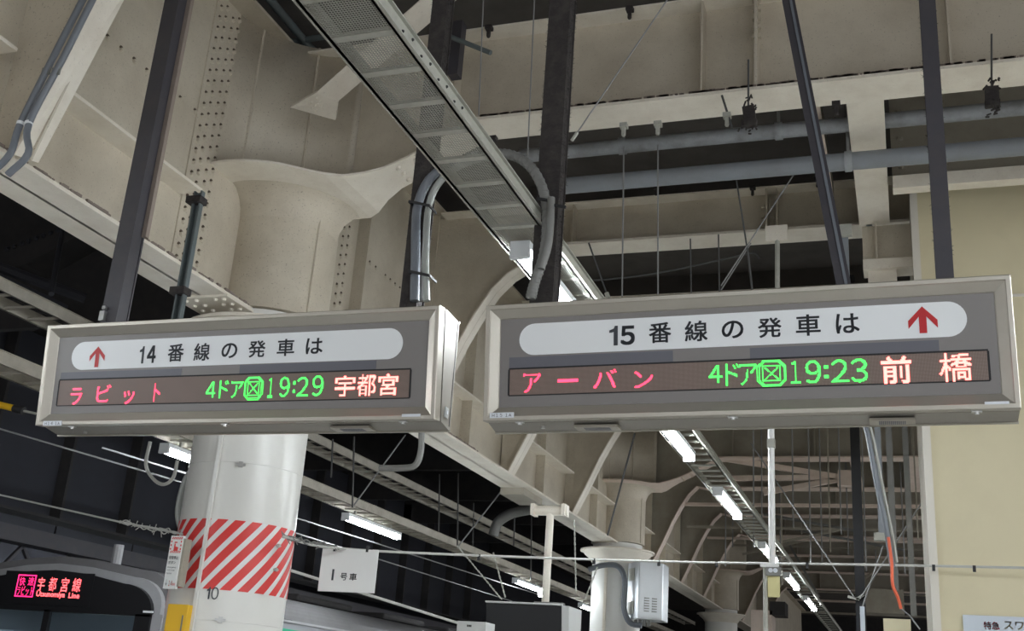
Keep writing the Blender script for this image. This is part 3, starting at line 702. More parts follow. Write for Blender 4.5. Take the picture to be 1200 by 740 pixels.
# ================================================================ DEPARTURE SIGNS
def departure_sign(X0, X1, label, feat, z0=2.832, z1=3.428, roll=0.0):
    YF = 5.0; Hs = z1-z0; W = X1-X0
    t = empty('departure_sign', ((X0+X1)/2, 5.1, z0), label, 'sign', None)
    def yf(z): return YF + 0.07*(1-(z-z0)/Hs)
    ux = Vector((math.cos(roll),0,math.sin(roll))); tz = Vector((-math.sin(roll)*Hs,-0.07,Hs*math.cos(roll))).normalized(); nrm = ux.cross(tz)*1.0   # points to -Y
    if nrm.y > 0: nrm = -nrm
    O = Vector((X0, YF+0.07, z0)); HL = math.hypot(0.07, Hs)
    def P(u, v, d=0): return O + ux*u + tz*v - nrm*d
    def uv(px, py, d=0.034):
        n = nrm; q = P(0,0,d); r_ = ray(px,py); k = (q-EYE).dot(n)/r_.dot(n); h = EYE+r_*k-q
        return h.dot(ux), h.dot(tz)
    # four mitred mouldings
    rings = [(0.006,0.075),(0.0,0.070),(0.0,0.004),(0.004,0.0),(0.022,0.0),(0.026,0.006),(0.068,0.030),(0.074,0.040),(0.074,0.075)]
    def corners(w_, d): return [P(w_,w_,d), P(W-w_,w_,d), P(W-w_,HL-w_,d), P(w_,HL-w_,d)]
    for side in range(4):
        vs = []; 
        for w_, d in rings:
            c = corners(w_, d); vs += [c[side], c[(side+1)%4]]
        n = len(rings); fs = [(2*i,2*i+1,2*i+3,2*i+2) for i in range(n-1)] + [(2*n-2,2*n-1,1,0), tuple(range(0,2*n,2)), tuple(range(1,2*n,2))]
        MB().add(vs, fs).build('frame_moulding', 'sign_frame', t)
    # recessed panel
    MB().add([P(0.07,0.07,0.036),P(W-0.07,0.07,0.036),P(W-0.07,HL-0.07,0.036),P(0.07,HL-0.07,0.036),
              P(0.07,0.07,0.05),P(W-0.07,0.07,0.05),P(W-0.07,HL-0.07,0.05),P(0.07,HL-0.07,0.05)],
             [(0,1,2,3),(7,6,5,4),(0,4,5,1),(1,5,6,2),(2,6,7,3),(3,7,4,0)]).build('front_panel', 'sign_panel', t)
    # gasket and housing behind the door
    g = MB(); a = P(0.01,0.01,0.075); b = P(0.01,HL-0.01,0.075); YB = 5.285
    prof = [P(0.012,0.012,0.072), P(0.012,HL-0.012,0.072), P(0.012,HL-0.012,0.088), P(0.012,0.012,0.088)]
    g.prism(prof, ux*(W-0.024)); g.build('gasket', 'rubber', t)
    prof = [P(0,0,0.086), P(0,HL,0.086), Vector((X0,YB,z1)), Vector((X0,YB,z0-0.012))]
    MB().prism(prof, ux*W).build('housing', 'sign_case', t)
    for uu in (-0.002, W):   # rear edge trims on the end caps
        MB().beam(P(uu+0.001,0.01,0)+Vector((0,YB-0.02-P(0,0.01,0).y,0)), P(uu+0.001,HL-0.01,0)+Vector((0,YB-0.02-P(0,HL-0.01,0).y,0)), 0.002, 0.006, up=(0,1,0)).build('edge_seam', 'rubber', t)
    for zz in (z0-0.010, z1-0.002):
        a_ = Vector((X0-0.004,YB-0.008,zz)); MB().beam(a_, a_+ux*(W+0.008), 0.016, 0.012).build('rear_lip', 'sign_frame', t)
    # title plate: a stadium
    (xl, yt, yb_), (xr, yrt, yrb) = feat['plate']
    ul = uv(xl[0], xl[1])[0]; ur = uv(xr[0], xr[1])[0]
    v1 = (uv(*yt)[1]+uv(*yrt)[1])/2; v0 = (uv(*yb_)[1]+uv(*yrb)[1])/2; rr = (v1-v0)/2; vc = (v0+v1)/2
    poly = []
    for k in range(17): a_ = math.pi/2+math.pi*k/16; poly.append(P(ul+rr+math.cos(a_)*rr, vc+math.sin(a_)*rr, 0.036))
    for k in range(17): a_ = -math.pi/2+math.pi*k/16; poly.append(P(ur-rr+math.cos(a_)*rr, vc+math.sin(a_)*rr, 0.036))
    tp = MB().prism(poly, nrm*0.002).build('title_plate', 'plate_white', t); tp['label'] = 'white rounded title plate'
    PD = 0.0335
    for s_, a_, b_, off in feat['title']:
        (ua, va), (ub, vb) = uv(*a_), uv(*b_)
        text_on(s_, P(ua,va,PD), ux, tz, ub-ua, vb-va, 'title_character', 'ink', tp, off, nrm=nrm, lift=0.0008)
    # arrow
    (ua, va), (ub, vb) = uv(*feat['arrow'][0]), uv(*feat['arrow'][1]); aw = ub-ua; ah = vb-va; um = (ua+ub)/2
    ap = [(um,vb),(ub,vb-aw*0.52),(ub,vb-aw*0.52-aw*0.30),(um+aw*0.13,vb-aw*0.38),(um+aw*0.13,va),(um-aw*0.13,va),(um-aw*0.13,vb-aw*0.38),(ua,vb-aw*0.82),(ua,vb-aw*0.52)]
    pts = [P(u,v,PD-0.0005) for u,v in ap]; n = nrm*0.001
    mb = MB(); mb.add([p+n for p in pts], [(0,1,2,3,6,7,8),(3,4,5,6)]); o = mb.build('arrow', 'arrow_red', tp); o['label'] = 'red upward arrow'
    # darker strips above the display, display box
    for a_, b_ in feat['strips']:
        (ua, va), (ub, vb) = uv(*a_), uv(*b_)
        mb = MB(); mb.prism([P(ua,va,0.036),P(ub,va,0.036),P(ub,vb,0.036),P(ua,vb,0.036)], nrm*0.001); mb.build('blank_strip','panel_strip',t)
    (ua, va), (ub, vb) = uv(*feat['disp'][0]), uv(*feat['disp'][1])
    bw = 0.005
    mb = MB(); mb.prism([P(ua,va,0.0362),P(ub,va,0.0362),P(ub,vb,0.0362),P(ua,vb,0.0362)], nrm*0.003); dsp = mb.build('led_display','led_board', t)
    dsp['label'] = 'brown dot-matrix display strip'
    mb = MB()
    for (p_,q_) in (((ua-bw,va-bw),(ub+bw,va)),((ua-bw,vb),(ub+bw,vb+bw*1.6)),((ua-bw*1.8,va),(ua,vb)),((ub,va),(ub+bw*1.8,vb))):
        mb.prism([P(p_[0],p_[1],0.036),P(q_[0],p_[1],0.036),P(q_[0],q_[1],0.036),P(p_[0],q_[1],0.036)], nrm*0.0035)
    mb.build('display_bezel','matt_black', t)
    pitch = 0.0050
    for s_, a_, b_, m, off in feat['led']:
        (u0,v0_), (u1,v1_) = uv(*a_), uv(*b_)
        if s_ == 'BADGE':
            dots = set()
            def line(x0,y0,x1,y1):
                n = int(max(abs(x1-x0),abs(y1-y0))*60)+2
                for i in range(n+1):
                    x = u0+(x0+(x1-x0)*i/n)*(u1-u0); y = v0_+(y0+(y1-y0)*i/n)*(v1_-v0_); dots.add((math.floor(x/pitch), math.floor(y/pitch)))
            for kk in (0.0, 0.055):
                a1 = 0.22; o1 = kk; o2 = 1-kk
                pl = [(a1+kk*.4,o2),(1-a1-kk*.4,o2),(o2,1-a1-kk*.4),(o2,a1+kk*.4),(1-a1-kk*.4,o1),(a1+kk*.4,o1),(o1,a1+kk*.4),(o1,1-a1-kk*.4)]
                for i in range(8): line(*pl[i], *pl[(i+1)%8])
            for bx_ in (0.2,):
                line(bx_,bx_,1-bx_,bx_); line(bx_,1-bx_,1-bx_,1-bx_); line(bx_,bx_,bx_,1-bx_); line(1-bx_,bx_,1-bx_,1-bx_)
            line(0.27,0.27,0.73,0.73); line(0.27,0.73,0.73,0.27)
            dd = [((i+.5)*pitch,(j+.5)*pitch) for i,j in dots]
        else: dd = led_dots(s_, u0, u1, v0_, v1_, pitch, off)
        mb = MB(); h = pitch*0.46
        for u, v in dd:
            mb.add([P(u-h,v-h,0.0315),P(u+h,v-h,0.0315),P(u+h,v+h,0.0315),P(u-h,v+h,0.0315)], [(0,1,2,3)])
        mb.build('led_character', m, dsp)
    # tags and stickers, on the lower moulding face
    (ua, va), (ub, vb) = uv(*feat['tag'][1], 0.001), uv(*feat['tag'][2], 0.001)
    mb = MB(); mb.prism([P(ua,va,-0.0),P(ub,va,-0.0),P(ub,vb,-0.0),P(ua,vb,-0.0)], nrm*0.002); o = mb.build('asset_tag','sticker',t); o['label'] = 'small white tag with black code'
    w_ = ub-ua; h_ = vb-va
    text_on(feat['tag'][0], P(ua+w_*0.1,va+h_*0.18,-0.0022), ux, tz, w_*0.8, h_*0.62, 'tag_code', 'ink', o, 0.0, nrm=nrm, lift=0.0006)
    (ua, va), (ub, vb) = uv(*feat['sticker'][0], 0.001), uv(*feat['sticker'][1], 0.001)
    mb = MB(); mb.prism([P(ua,va,0.004),P(ub,va,0.004),P(ub,vb,0.004),P(ua,vb,0.004)], nrm*0.006); mb.build('blank_sticker','sticker',t)
    # latches under the door
    for px in feat['latch']:
        u = uv(*px, 0)[0]; c = P(u, -0.004, 0.03)
        mb = MB(); mb.beam(c-ux*0.022, c+ux*0.022, 0.02, 0.012); mb.tube([c+Vector((0,0,0)), c-tz*0.014], 0.011, 10); mb.build('latch','steel',t)
    for a_, b_ in feat['vents']:
        pa = atz(*a_, z0-0.008); pb = atz(*b_, z0-0.008); xa, xb = min(pa.x,pb.x), max(pa.x,pb.x); zr = z0+math.sin(roll)*(xa-X0)
        pl_ = B(xa, xb, 5.175, 5.26, zr-0.014, zr-0.001).build('vent_plate','sign_frame',t)
        mb = MB(); nslot = 14
        for i in range(nslot):
            x = xa+(xb-xa)*(0.2+0.6*(i+0.5)/nslot); mb.box(x-0.003,x+0.003,5.19,5.245,zr-0.0155,zr-0.014)
        mb.build('vent_slots','panel_strip',pl_)
    for (px,py) in feat['screws']:
        c = atz(px, py, z0-0.01); mb = MB(); mb.tube([(c.x,min(max(c.y,5.17),5.26),z0-0.004),(c.x,min(max(c.y,5.17),5.26),z0-0.016)], 0.011, 12); mb.build('screw','steel',t)
    return t, P, uv
f15 = dict(
 plate=(((608.6,398),(640,378.7),(640,415.6)), ((1133.3,375),(1100,354),(1100,395.5))),
 title=[('one',(714,405.5),(724,382),0.03),('5',(727,405),(744,381.5),0.03),('番',(760.5,402.8),(786.5,377.5),0.014),('線',(802.7,401),(829,375.5),0.014),('の',(846,397.5),(871,375.5),0.014),
        ('発',(888.5,396.5),(915.5,372),0.014),('車',(933,394.5),(961,368),0.014),('は',(980,391.5),(1006.5,367),0.014)],
 arrow=((1065,391.5),(1097.5,358.5)),
 strips=[((596.5,433.5),(788.5,411)),((879,421),(1100,398.5))],
 disp=((597,463.5),(1156.5,411.5)),
 led=[('ア',(613,461),(634,438),'led_red',0.0),('ー',(654,449),(678,444),'led_red',0.0),('バ',(695.5,455.5),(723,433),'led_red',0.0),('ン',(743,455.5),(765,435),'led_red',0.0),
      ('4',(831,449.5),(846,428),'led_green',0.005),('ド',(851,452),(866,426),'led_green',0.0),('ア',(867,452),(887,427),'led_green',0.0),('BADGE',(888,453.5),(920.5,422.5),'led_green',0),
      ('1',(926.5,450.5),(937.5,423.5),'led_green',0.0),('9',(944.5,450),(961.5,422.5),'led_green',0.0),(':',(966,444),(971,428),'led_green',0.01),
      ('2',(974.5,449),(993.5,421.5),'led_green',0.0),('3',(997.5,448.5),(1016,420.5),'led_green',0.0),
      ('前',(1034,450),(1067.5,417.5),'led_orange',0.012),('橋',(1102,447.5),(1138,413.5),'led_orange',0.006)],
 tag=('H15 1A',(574,490.5),(602.5,483.5)), sticker=((1154,474.5),(1182.5,470.5)),
 latch=((607,492),(858,487),(1145,480)), vents=(((672,500),(724,500)),((1018,491),(1073,491))), screws=((635,500),))
ds15, P15, uv15 = departure_sign(-1.975, 0.50, 'right departure board for track 15 with green 19:23 and red letters', f15, 2.818, 3.412, 0.0090)
f14 = dict(
 plate=(((84,418),(110,401.8),(110,434.3)), ((472.2,400),(440,384),(440,420.5))),
 title=[('one',(162.5,426.5),(170,406),0.03),('4',(171.5,426),(184,405),0.03),('番',(195.9,424.5),(216.5,403),0.014),('線',(226.5,423.5),(247,402),0.014),('の',(259,420.5),(279,402),0.014),
        ('発',(290.5,419.5),(312,399),0.014),('車',(324,418),(346,397),0.014),('は',(358,415.5),(379,396),0.014)],
 arrow=((104,431),(124.5,406)),
 strips=[((70,449),(213,432)),((280,440.5),(441,422.5))],
 disp=((67,475.5),(480.5,433.5)),
 led=[('ラ',(82,475),(97,455),'led_red',0.0),('ビ',(113,471.5),(131,451),'led_red',0.0),('ッ',(144,474),(158.5,458),'led_red',0.0),('ト',(179.5,471),(189,449),'led_red',0.0),
      ('4',(241,467),(253.5,448),'led_green',0.005),('ド',(256.5,467),(269,446),'led_green',0.0),('ア',(270,467),(286,447),'led_green',0.0),('BADGE',(285.5,469),(309,442),'led_green',0),
      ('1',(313.5,466.5),(321,443.5),'led_green',0.0),('9',(327,465.5),(340.5,442),'led_green',0.0),(':',(343,461),(347,447),'led_green',0.01),
      ('2',(347.5,465),(362.5,442),'led_green',0.0),('9',(365.5,464.5),(380,440.5),'led_green',0.0),
      ('宇',(392,465.5),(417,440),'led_orange',0.010),('都',(418,464.5),(441.5,439),'led_orange',0.006),('宮',(443,464),(467.5,438),'led_orange',0.014)],
 tag=('H14 1A',(50.5,499.5),(73,493.5)), sticker=((471,489),(493,485.3)),
 latch=((80,503),(260,499),(470,493)), vents=(((385,500),(430,499)),), screws=((100,507),))
ds14, P14, uv14 = departure_sign(-4.775, -2.240, 'left departure board for track 14 with green 19:29 and red letters', f14)
# keyhole plate on the right end of the left sign
pk = atx(523,484,-2.238)
B(-2.240,-2.234,pk.y-0.022,pk.y+0.022,pk.z-0.028,pk.z+0.028).build('key_plate','box_steel',ds14)
B(-2.236,-2.231,pk.y-0.008,pk.y+0.008,pk.z-0.010,pk.z+0.010).build('key_cover','sticker',ds14)

# ================================================================ CABLE TRAYS AND LIGHT ROWS
def tray(x0, x1, z, y0, y1, label, rung, mesh_to=None, m='galv', rail_h=0.075, rail_w=0.035):
    t = empty('cable_tray', ((x0+x1)/2, y0, z), label, 'cable tray')
    for a, b in ((x0, x0+0.012), (x1-0.012, x1)):
        s_ = -1 if a == x0 else 1
        mb = B(a, b, y0, y1, z, z+rail_h)
        mb.box(min(a,a+s_*0.0)-(rail_w if s_<0 else 0)*0.0, b, y0, y1, z, z+0.004)
        if s_ > 0: mb.box(x1, x1+rail_w*0.45, y0, y1, z+rail_h-0.006, z+rail_h); mb.box(x1, x1+rail_w*0.45, y0, y1, z, z+0.006)
        else: mb.box(x0-rail_w*0.3, x0, y0, y1, z, z+0.006)
        mb.build('side_rail', m, t)
    y = y0; first = None; k = 0
    while y < y1 and k < 150:
        if first is None:
            first = B(x0+0.01, x1-0.01, y0, y0+0.035, z+0.006, z+0.022).build('rung', m, t)
        else:
            c = first.copy(); COL.objects.link(c); c.location = (0, y-y0, 0)
        y += rung if y < 16 else rung*2; k += 1
    if mesh_to:
        mb = MB(); L = rung-0.035; Wd = x1-x0-0.024; n = 22
        for i in range(n):
            u = x0+0.012+Wd*(i+0.5)/n; mb.box(u-0.0016,u+0.0016, y0+0.035, y0+rung, z+0.010, z+0.012)
        for i in range(int(L/0.0125)):
            v = y0+0.035+0.0125*(i+0.5); mb.box(x0+0.012, x1-0.012, v-0.0015, v+0.0015, z+0.0085, z+0.0105)
        f = mb.build('mesh_panel', 'galv', t); y = y0+rung
        while y < mesh_to:
            c = f.copy(); COL.objects.link(c); c.location = (0, y-y0, 0); y += rung
    return t
TZ = 3.883
tr1 = tray(-2.035, -1.745, TZ, 2.2, 40, 'perforated cable tray with the light row, crossing top centre to lower right', 0.262, mesh_to=7.4)
mb = MB()
for i in range(8): mb.dome((-1.745, 3.3+i*0.09, TZ+0.03+(i%2)*0.02), (1,0,0), 0.008)
mb.build('rail_bolts','rubber',tr1)
def tube_light(x, y0, y1, z, label, grp, w=0.11):
    t = empty('tube_light', (x, (y0+y1)/2, z), label, 'light', grp)
    B(x-w/2, x+w/2, y0, y1, z+0.015, z+0.055).build('housing','lamp_white',t)
    MB().tube([(x,y0+0.03,z-0.012),(x,y1-0.03,z-0.012)], 0.034, 12).build('tube','tube_glow',t,smooth='auto')
    for yy in (y0+0.0, y1-0.03): B(x-w/2, x+w/2, yy, yy+0.03, z-0.045, z+0.015).build('end_socket','lamp_white',t)
    mb = B(x-0.012, x+0.012, y0+0.25, y0+0.28, z+0.055, TZ if z > 3.7 else z+0.12); mb.box(x-0.012, x+0.012, y1-0.28, y1-0.25, z+0.055, TZ if z > 3.7 else z+0.12)
    mb.build('bracket','galv',t)
    return t
RL = [(-1.5,0.0,'above the camera, nearest in the row'),(5.22,6.75,'behind the middle fuzzy post, above the right sign'),(8.87,10.35,'largest below the right sign'),(12.05,13.6,'second one down the row below the right sign'),
      (16.0,17.6,'third one down the row, beside the yellow sign box'),(19.4,21.2,'fourth one down the row below the right sign'),(23.0,25.2,'farthest visible at the bottom right of the row')]
for a, b, s_ in RL:
    tube_light(-1.90, a, b, TZ-0.075, 'tube light under the perforated tray, '+s_, 'tube lights of the right row')
# left rows: tray A (with lights) and tray B
tray(-7.02, -6.72, 3.75, 4.5, 40, 'dusty left cable tray carrying lights above the train side', 0.30, m='tray_cream', rail_h=0.11)
tray(-7.42, -7.05, 4.45, 4.5, 40, 'upper dusty cable tray left of the columns, no lights', 0.30, m='tray_cream', rail_h=0.11)
tray(-9.3, -8.9, 5.2, 6.0, 40, 'faint high cable tray in the dark beyond the upper left tray', 0.4, m='sooty')
for a, b, s_ in ((8.95,10.35,'left of the striped column, glaring'),(12.85,14.5,'above the white car number board'),(19.7,21.3,'above the black monitor'),(24.2,25.8,'at the foot of the grey control box')):
    tube_light(-6.80, a, b, 3.60, 'tube light on the left tray, '+s_, 'tube lights of the left row')
for k, y in enumerate((3.2, 0.6)):
    tube_light(-6.80, y, y+1.5, 3.60, 'tube light on the left tray out of frame near the camera' if k == 0 else 'tube light on the left tray out of frame behind the camera', 'tube lights of the left row')
# unseen rows added on the right for their light; middle row continues behind camera
for x in (1.9, 4.6):
    for y in (-4.5, -1.6, 1.6, 5.2, 8.0) if x < 3 else (-3, 0.6, 4.2, 7.4):
        if x < 3 and y > 7: continue
        tube_light(x, y, y+1.5, 3.83, 'added tube light out of view, right of the frame', 'added tube lights right of the frame')
for y in (-5.2, -1.9):
    tube_light(-1.9, y, y+1.5, 3.83, 'tube light of the middle row behind the camera', 'tube lights behind the camera')

# hanger rods for left trays
for k,(px0,py0,px1,py1,Yv) in enumerate(((415,512,413,595,12.5),(390,515,388,560,12.5),(537,555,536,640,16),(515,556,514,630,16),(623,600,622,680,20),(603,605,602,640,18),(555,590,554,640,18))):
    rod(px0,py0,px1,py1,Yv,0.012,'wire_dark','thin dark hanger rod holding the dusty left trays','hanger rods of the left trays')
rod(475,510,415,592,12.3,0.009,'wire','diagonal stay wire from the left tray up to the left sign end')
rod(592,570,536,642,16,0.011,'wire','diagonal stay wire rising to the long girder flange')
rod(744,508,712,628,15,0.014,'wire_dark','slanting dark wire before the second column')
# hooked conduit behind, right of the left sign
pts = arc_pts([aty(x,y,9.0) for x,y in ((494,505),(493,530),(486,546),(468,549),(445,549))],5)
tag(T(pts,0.03,8).build('cable_conduit','galv_dark',smooth='auto'),'dusty hooked conduit hanging below the right end of the left sign','conduit')
pts = arc_pts([aty(x,y,18.0) for x,y in ((578,628),(584,612),(600,602),(622,597))],5)
tag(T(pts,0.09,10).build('cable_conduit','galv_dark',smooth='auto'),'grey conduit curving up to the white bracket pipe','conduit')
# thin conduit bent on the web near (520,290)
pts = [atx(x,y,WX+0.03) for x,y in ((514,350),(516,305),(524,290),(545,285),(590,284))]
tag(T(arc_pts(pts,4),0.014,6).build('cable_conduit','galv_dark',smooth='auto'),'thin grey conduit bent across the girder web behind the shiny conduit','conduit')

# ================================================================ COLUMN 1 extras
t = empty('light_cable', aty(205,540,7.9), 'pale looped cable hanging beside the glaring left light', 'cable')
T(arc_pts([aty(x,y,8.2) for x,y in ((176,518),(171,545),(180,562),(192,568),(203,560),(208,540))],5),0.016,8).build('sheath','cable_white',t,smooth='auto')
T(arc_pts([aty(x,y,7.8) for x,y in ((232,548),(219,560),(211,585),(209,605),(214,622),(224,630))],5),0.028,10).build('thick_loop','conduit_pale',t,smooth='auto')
# twisted wire and long span wire
A0 = aty(-15,577,8.0); A1 = aty(140,612,7.7); A2 = aty(222,628,7.58)
t = empty('span_wire', A1, 'pale span wire with twisted binding between the left edge and striped column', 'wire')
T([A0,A1,A2],0.009,6).build('wire','cable_white',t)
mb = MB()
for ph in range(4):
    pts = arc_pts([A1.lerp(A2,i/14)+Vector((0,random.gauss(0,.010),random.gauss(0,.012))) for i in range(15)],4); mb.tube(pts,0.005,5)
for i in range(30):
    q = A1.lerp(A2,random.random()); mb.beam(q,q+Vector((random.gauss(0,.02),random.gauss(0,.02),random.gauss(0.0,.03))),0.005,0.005)
tag(mb.build('binding','cable_white',t), kind='stuff')
B0 = aty(331,629,7.65); B1 = aty(395,643,8.0); B2 = aty(575,652,9.0); B3 = aty(800,659,10); B4 = aty(1000,662,9.9); B5 = aty(1205,666,9.8)
t = empty('span_wire', B1, 'long span wire crossing from striped column to the yellow wall', 'wire')
T(arc_pts([B0,B1,B2,B3,B4,B5],6),0.011,6).build('wire','cable_white',t)
mb = MB()
for ph in range(4):
    pts = arc_pts([B0.lerp(B1,i/12)+Vector((0,random.gauss(0,.008),random.gauss(0,.010))) for i in range(13)],4); mb.tube(pts,0.005,5)
for i in range(24):
    q = B0.lerp(B1,random.random()); mb.beam(q,q+Vector((random.gauss(0,.02),random.gauss(0,.02),random.gauss(0.0,.03))),0.006,0.006)
tag(mb.build('binding','galv_dark',t), kind='stuff')
mb = MB()
for px in (436,560,700,770,840,945,1095,1140):
    i = px; q = min((p for p in arc_pts([B0,B1,B2,B3,B4,B5],30)), key=lambda p: abs((ROT.transposed()@(p-EYE)).x/-(ROT.transposed()@(p-EYE)).z*F_PX+600-px))
    mb.box(q.x-0.012,q.x+0.012,q.y-0.012,q.y+0.012,q.z-0.04,q.z+0.01)
mb.build('wire_clip','rubber',t)
# emergency stop sign
Yv = 7.35
c = [aty(199,628,Yv), aty(215,630,Yv), aty(208,692,Yv), aty(190,690,Yv)]
t = empty('emergency_sign', c[2], 'narrow white emergency stop sign with pointing hand beside the striped column', 'sign')
zt_, zb_ = c[0].z, c[3].z; xl_, xr_ = c[3].x+0.005, c[1].x
B(xl_, xr_, Yv, Yv+0.03, zb_, zt_).build('board','paint_white',t)
B(xr_, xr_+0.02, Yv+0.01, Yv+0.09, zb_+0.02, zt_-0.02).build('side_box','cream_dim',t)
w_ = xr_-xl_; h_ = zt_-zb_
def es(u0,u1,v0,v1,m,nm='mark'):
    return B(xl_+w_*u0, xl_+w_*u1, Yv-0.0015, Yv, zb_+h_*v0, zb_+h_*v1).build(nm,m,t)
for k in range(6):
    for v in (0.93, 0.67): 
        mb = MB(); x = xl_+w_*(0.10+k*0.145); mb.add([(x,Yv-0.002,zb_+h_*v),(x+w_*0.08,Yv-0.002,zb_+h_*v),(x+w_*0.15,Yv-0.002,zb_+h_*(v+0.045)),(x+w_*0.07,Yv-0.002,zb_+h_*(v+0.045))],[(0,1,2,3)]); mb.build('hazard_dash','stripe_red',t)
for k in range(3):
    for u in (0.06, 0.86): es(u,u+0.09,0.73+k*0.07,0.765+k*0.07,'stripe_red','hazard_dash')
# pointing hand: palm and a finger with button ring
mb = MB(); zz = zb_+h_*0.76; xx = xl_+w_*0.5
mb.prism([(xx-w_*.14,Yv-0.003,zz-h_*.05),(xx+w_*.2,Yv-0.003,zz-h_*.05),(xx+w_*.22,Yv-0.003,zz+h_*.02),(xx-w_*.02,Yv-0.003,zz+h_*.035),(xx-w_*.02,Yv-0.003,zz+h_*.09),(xx-w_*.12,Yv-0.003,zz+h_*.09),(xx-w_*.12,Yv-0.003,zz+h_*.01)],(0,0.002,0))
mb.build('hand_symbol','stripe_red',t)
es(0.36,0.58,0.86,0.885,'stripe_red','button_symbol')
X_ = Vector((1,0,0)); Zv = Vector((0,0,1))
text_on('非常停止',(xl_+w_*.12,Yv-0.001,zb_+h_*.545),X_,Zv,w_*.76,h_*.07,'lettering','ink',t,0.01,lift=0.002,nrm=(0,-1,0))
text_on('ボタン',(xl_+w_*.12,Yv-0.001,zb_+h_*.46),X_,Zv,w_*.6,h_*.06,'lettering','ink',t,0.01,lift=0.002,nrm=(0,-1,0))
for k, s_ in enumerate(('Emergency','train stop','button')):
    text_on(s_,(xl_+w_*.12,Yv-0.001,zb_+h_*(.38-k*.055)),X_,Zv,w_*(.7,.6,.4)[k],h_*.035,'lettering','ink',t,0,lift=0.002,nrm=(0,-1,0))
text_on('14',(xl_+w_*.42,Yv-0.001,zb_+h_*.05),X_,Zv,w_*.28,h_*.10,'track_number','stripe_red',t,0.02,lift=0.002,nrm=(0,-1,0))
text_on('番線',(xl_+w_*.73,Yv-0.001,zb_+h_*.06),X_,Zv,w_*.22,h_*.05,'lettering','stripe_red',t,0.0,lift=0.002,nrm=(0,-1,0))
text_on('↓',(xl_+w_*.14,Yv-0.001,zb_+h_*.05),X_,Zv,w_*.16,h_*.12,'arrow','ink',t,0.0,lift=0.002,nrm=(0,-1,0))
# yellow call box
a = aty(197,708,7.45); b = aty(209,760,7.45)
t = empty('call_box', (a.x,7.45,b.z), 'bright yellow call box at the left foot of the striped column', 'box')
B(a.x,b.x+0.03,7.45,7.55,b.z,a.z).build('case','yellow',t,bevel=0.006)
B(b.x-0.01,b.x+0.0,7.445,7.45,a.z-0.22,a.z-0.08).build('latch','galv_dark',t)

# 1号車 board
Yv = 8.05
c = [aty(377,643,Yv),aty(442,645,Yv),aty(440,697,Yv),aty(373,692,Yv)]
x0_, x1_ = (c[0].x+c[3].x)/2, (c[1].x+c[2].x)/2; zb_, zt_ = (c[2].z+c[3].z)/2, (c[0].z+c[1].z)/2
t = empty('car_number_board', (x0_,Yv,zb_), 'white hanging board reading 1号車 under the long span wire', 'sign')
B(x0_,x1_,Yv,Yv+0.012,zb_,zt_).build('board','paint_white',t,bevel=0.004)
for u in (0.22,0.80): B(x0_+(x1_-x0_)*u-0.01,x0_+(x1_-x0_)*u+0.01,Yv-0.005,Yv+0.017,zt_-0.02,zt_+0.03).build('clip','rubber',t)
W_, H_ = x1_-x0_, zt_-zb_
B(x0_+W_*.225,x0_+W_*.26,Yv-0.0015,Yv,zb_+H_*.26,zb_+H_*.52).build('numeral','ink',t)
text_on('号',(x0_+W_*.38,Yv,zb_+H_*.27),X_,Zv,W_*.12,H_*.17,'lettering','ink',t,0.015,nrm=(0,-1,0))
text_on('車',(x0_+W_*.54,Yv,zb_+H_*.27),X_,Zv,W_*.13,H_*.17,'lettering','ink',t,0.015,nrm=(0,-1,0))

# ================================================================ hanging monitor with pipe
Yv = 11.0
t = empty('hanging_monitor', aty(620,740,Yv), 'black-faced hanging monitor with pale side at the bottom centre', 'monitor')
f = [aty(570,707,Yv),aty(658,704,Yv),aty(668,745,Yv),aty(585,745,Yv)]
zt_ = f[0].z; zb_ = zt_-0.34; xa, xb = f[0].x, f[1].x
MB().prism([(xa,Yv,zt_),(xa,Yv+0.06,zb_),(xa,Yv+0.075,zb_),(xa,Yv+0.015,zt_)],(xb-xa,0,0)).build('screen','matt_black',t)
MB().prism([(xa-0.005,Yv+0.016,zt_+0.005),(xa-0.005,Yv+0.076,zb_),(xa-0.005,Yv+0.5,zb_),(xa-0.005,Yv+0.5,zt_+0.005)],(xb-xa+0.08,0,0)).build('case','monitor_white',t)
MB().prism([(xa-0.01,Yv-0.01,zt_+0.005),(xa-0.01,Yv-0.01,zt_+0.022),(xa-0.01,Yv+0.03,zt_+0.022),(xa-0.01,Yv+0.03,zt_+0.005)],(xb-xa+0.02,0,0)).build('top_lip','monitor_white',t)
pc = aty(640,690,Yv+0.25); top = aty(642,603,Yv+0.25)
T([(pc.x,Yv+0.25,zt_),(pc.x,Yv+0.25,top.z)],0.040,14).build('drop_pipe','cream_clean',t,smooth='auto')
mb = B(pc.x-0.16,pc.x+0.18,Yv+0.1,Yv+0.4,zt_+0.01,zt_+0.03); mb.box(pc.x-0.1,pc.x+0.2,Yv+0.18,Yv+0.3,zt_+0.03,zt_+0.05); mb.build('mount_plate','galv_dark',t)
mb = MB(); mb.tube([(pc.x-0.19,Yv+0.25,top.z+0.04),(pc.x+0.19,Yv+0.25,top.z+0.04)],0.055,12); mb.box(pc.x-0.2,pc.x-0.16,Yv+0.17,Yv+0.33,top.z-0.02,top.z+0.1); mb.box(pc.x+0.14,pc.x+0.18,Yv+0.17,Yv+0.33,top.z-0.02,top.z+0.1)
mb.build('top_bracket','cream_clean',t,smooth='auto')
for pa, pb in (((578,648),(592,700)),((536,640),(588,703)),((700,665),(686,702)),((673,610),(675,695))):
    a = aty(*pa,Yv+0.2); b = aty(*pb,Yv+0.2); d_ = b-a; mb = MB(); n = max(6,int(d_.length/0.025))
    for i in range(n):
        q = a+d_*(i/n); mb.beam(q, q+d_/n*1.2, 0.016 if i%2 else 0.006, 0.006 if i%2 else 0.016)
    mb.build('chain','galv',t)
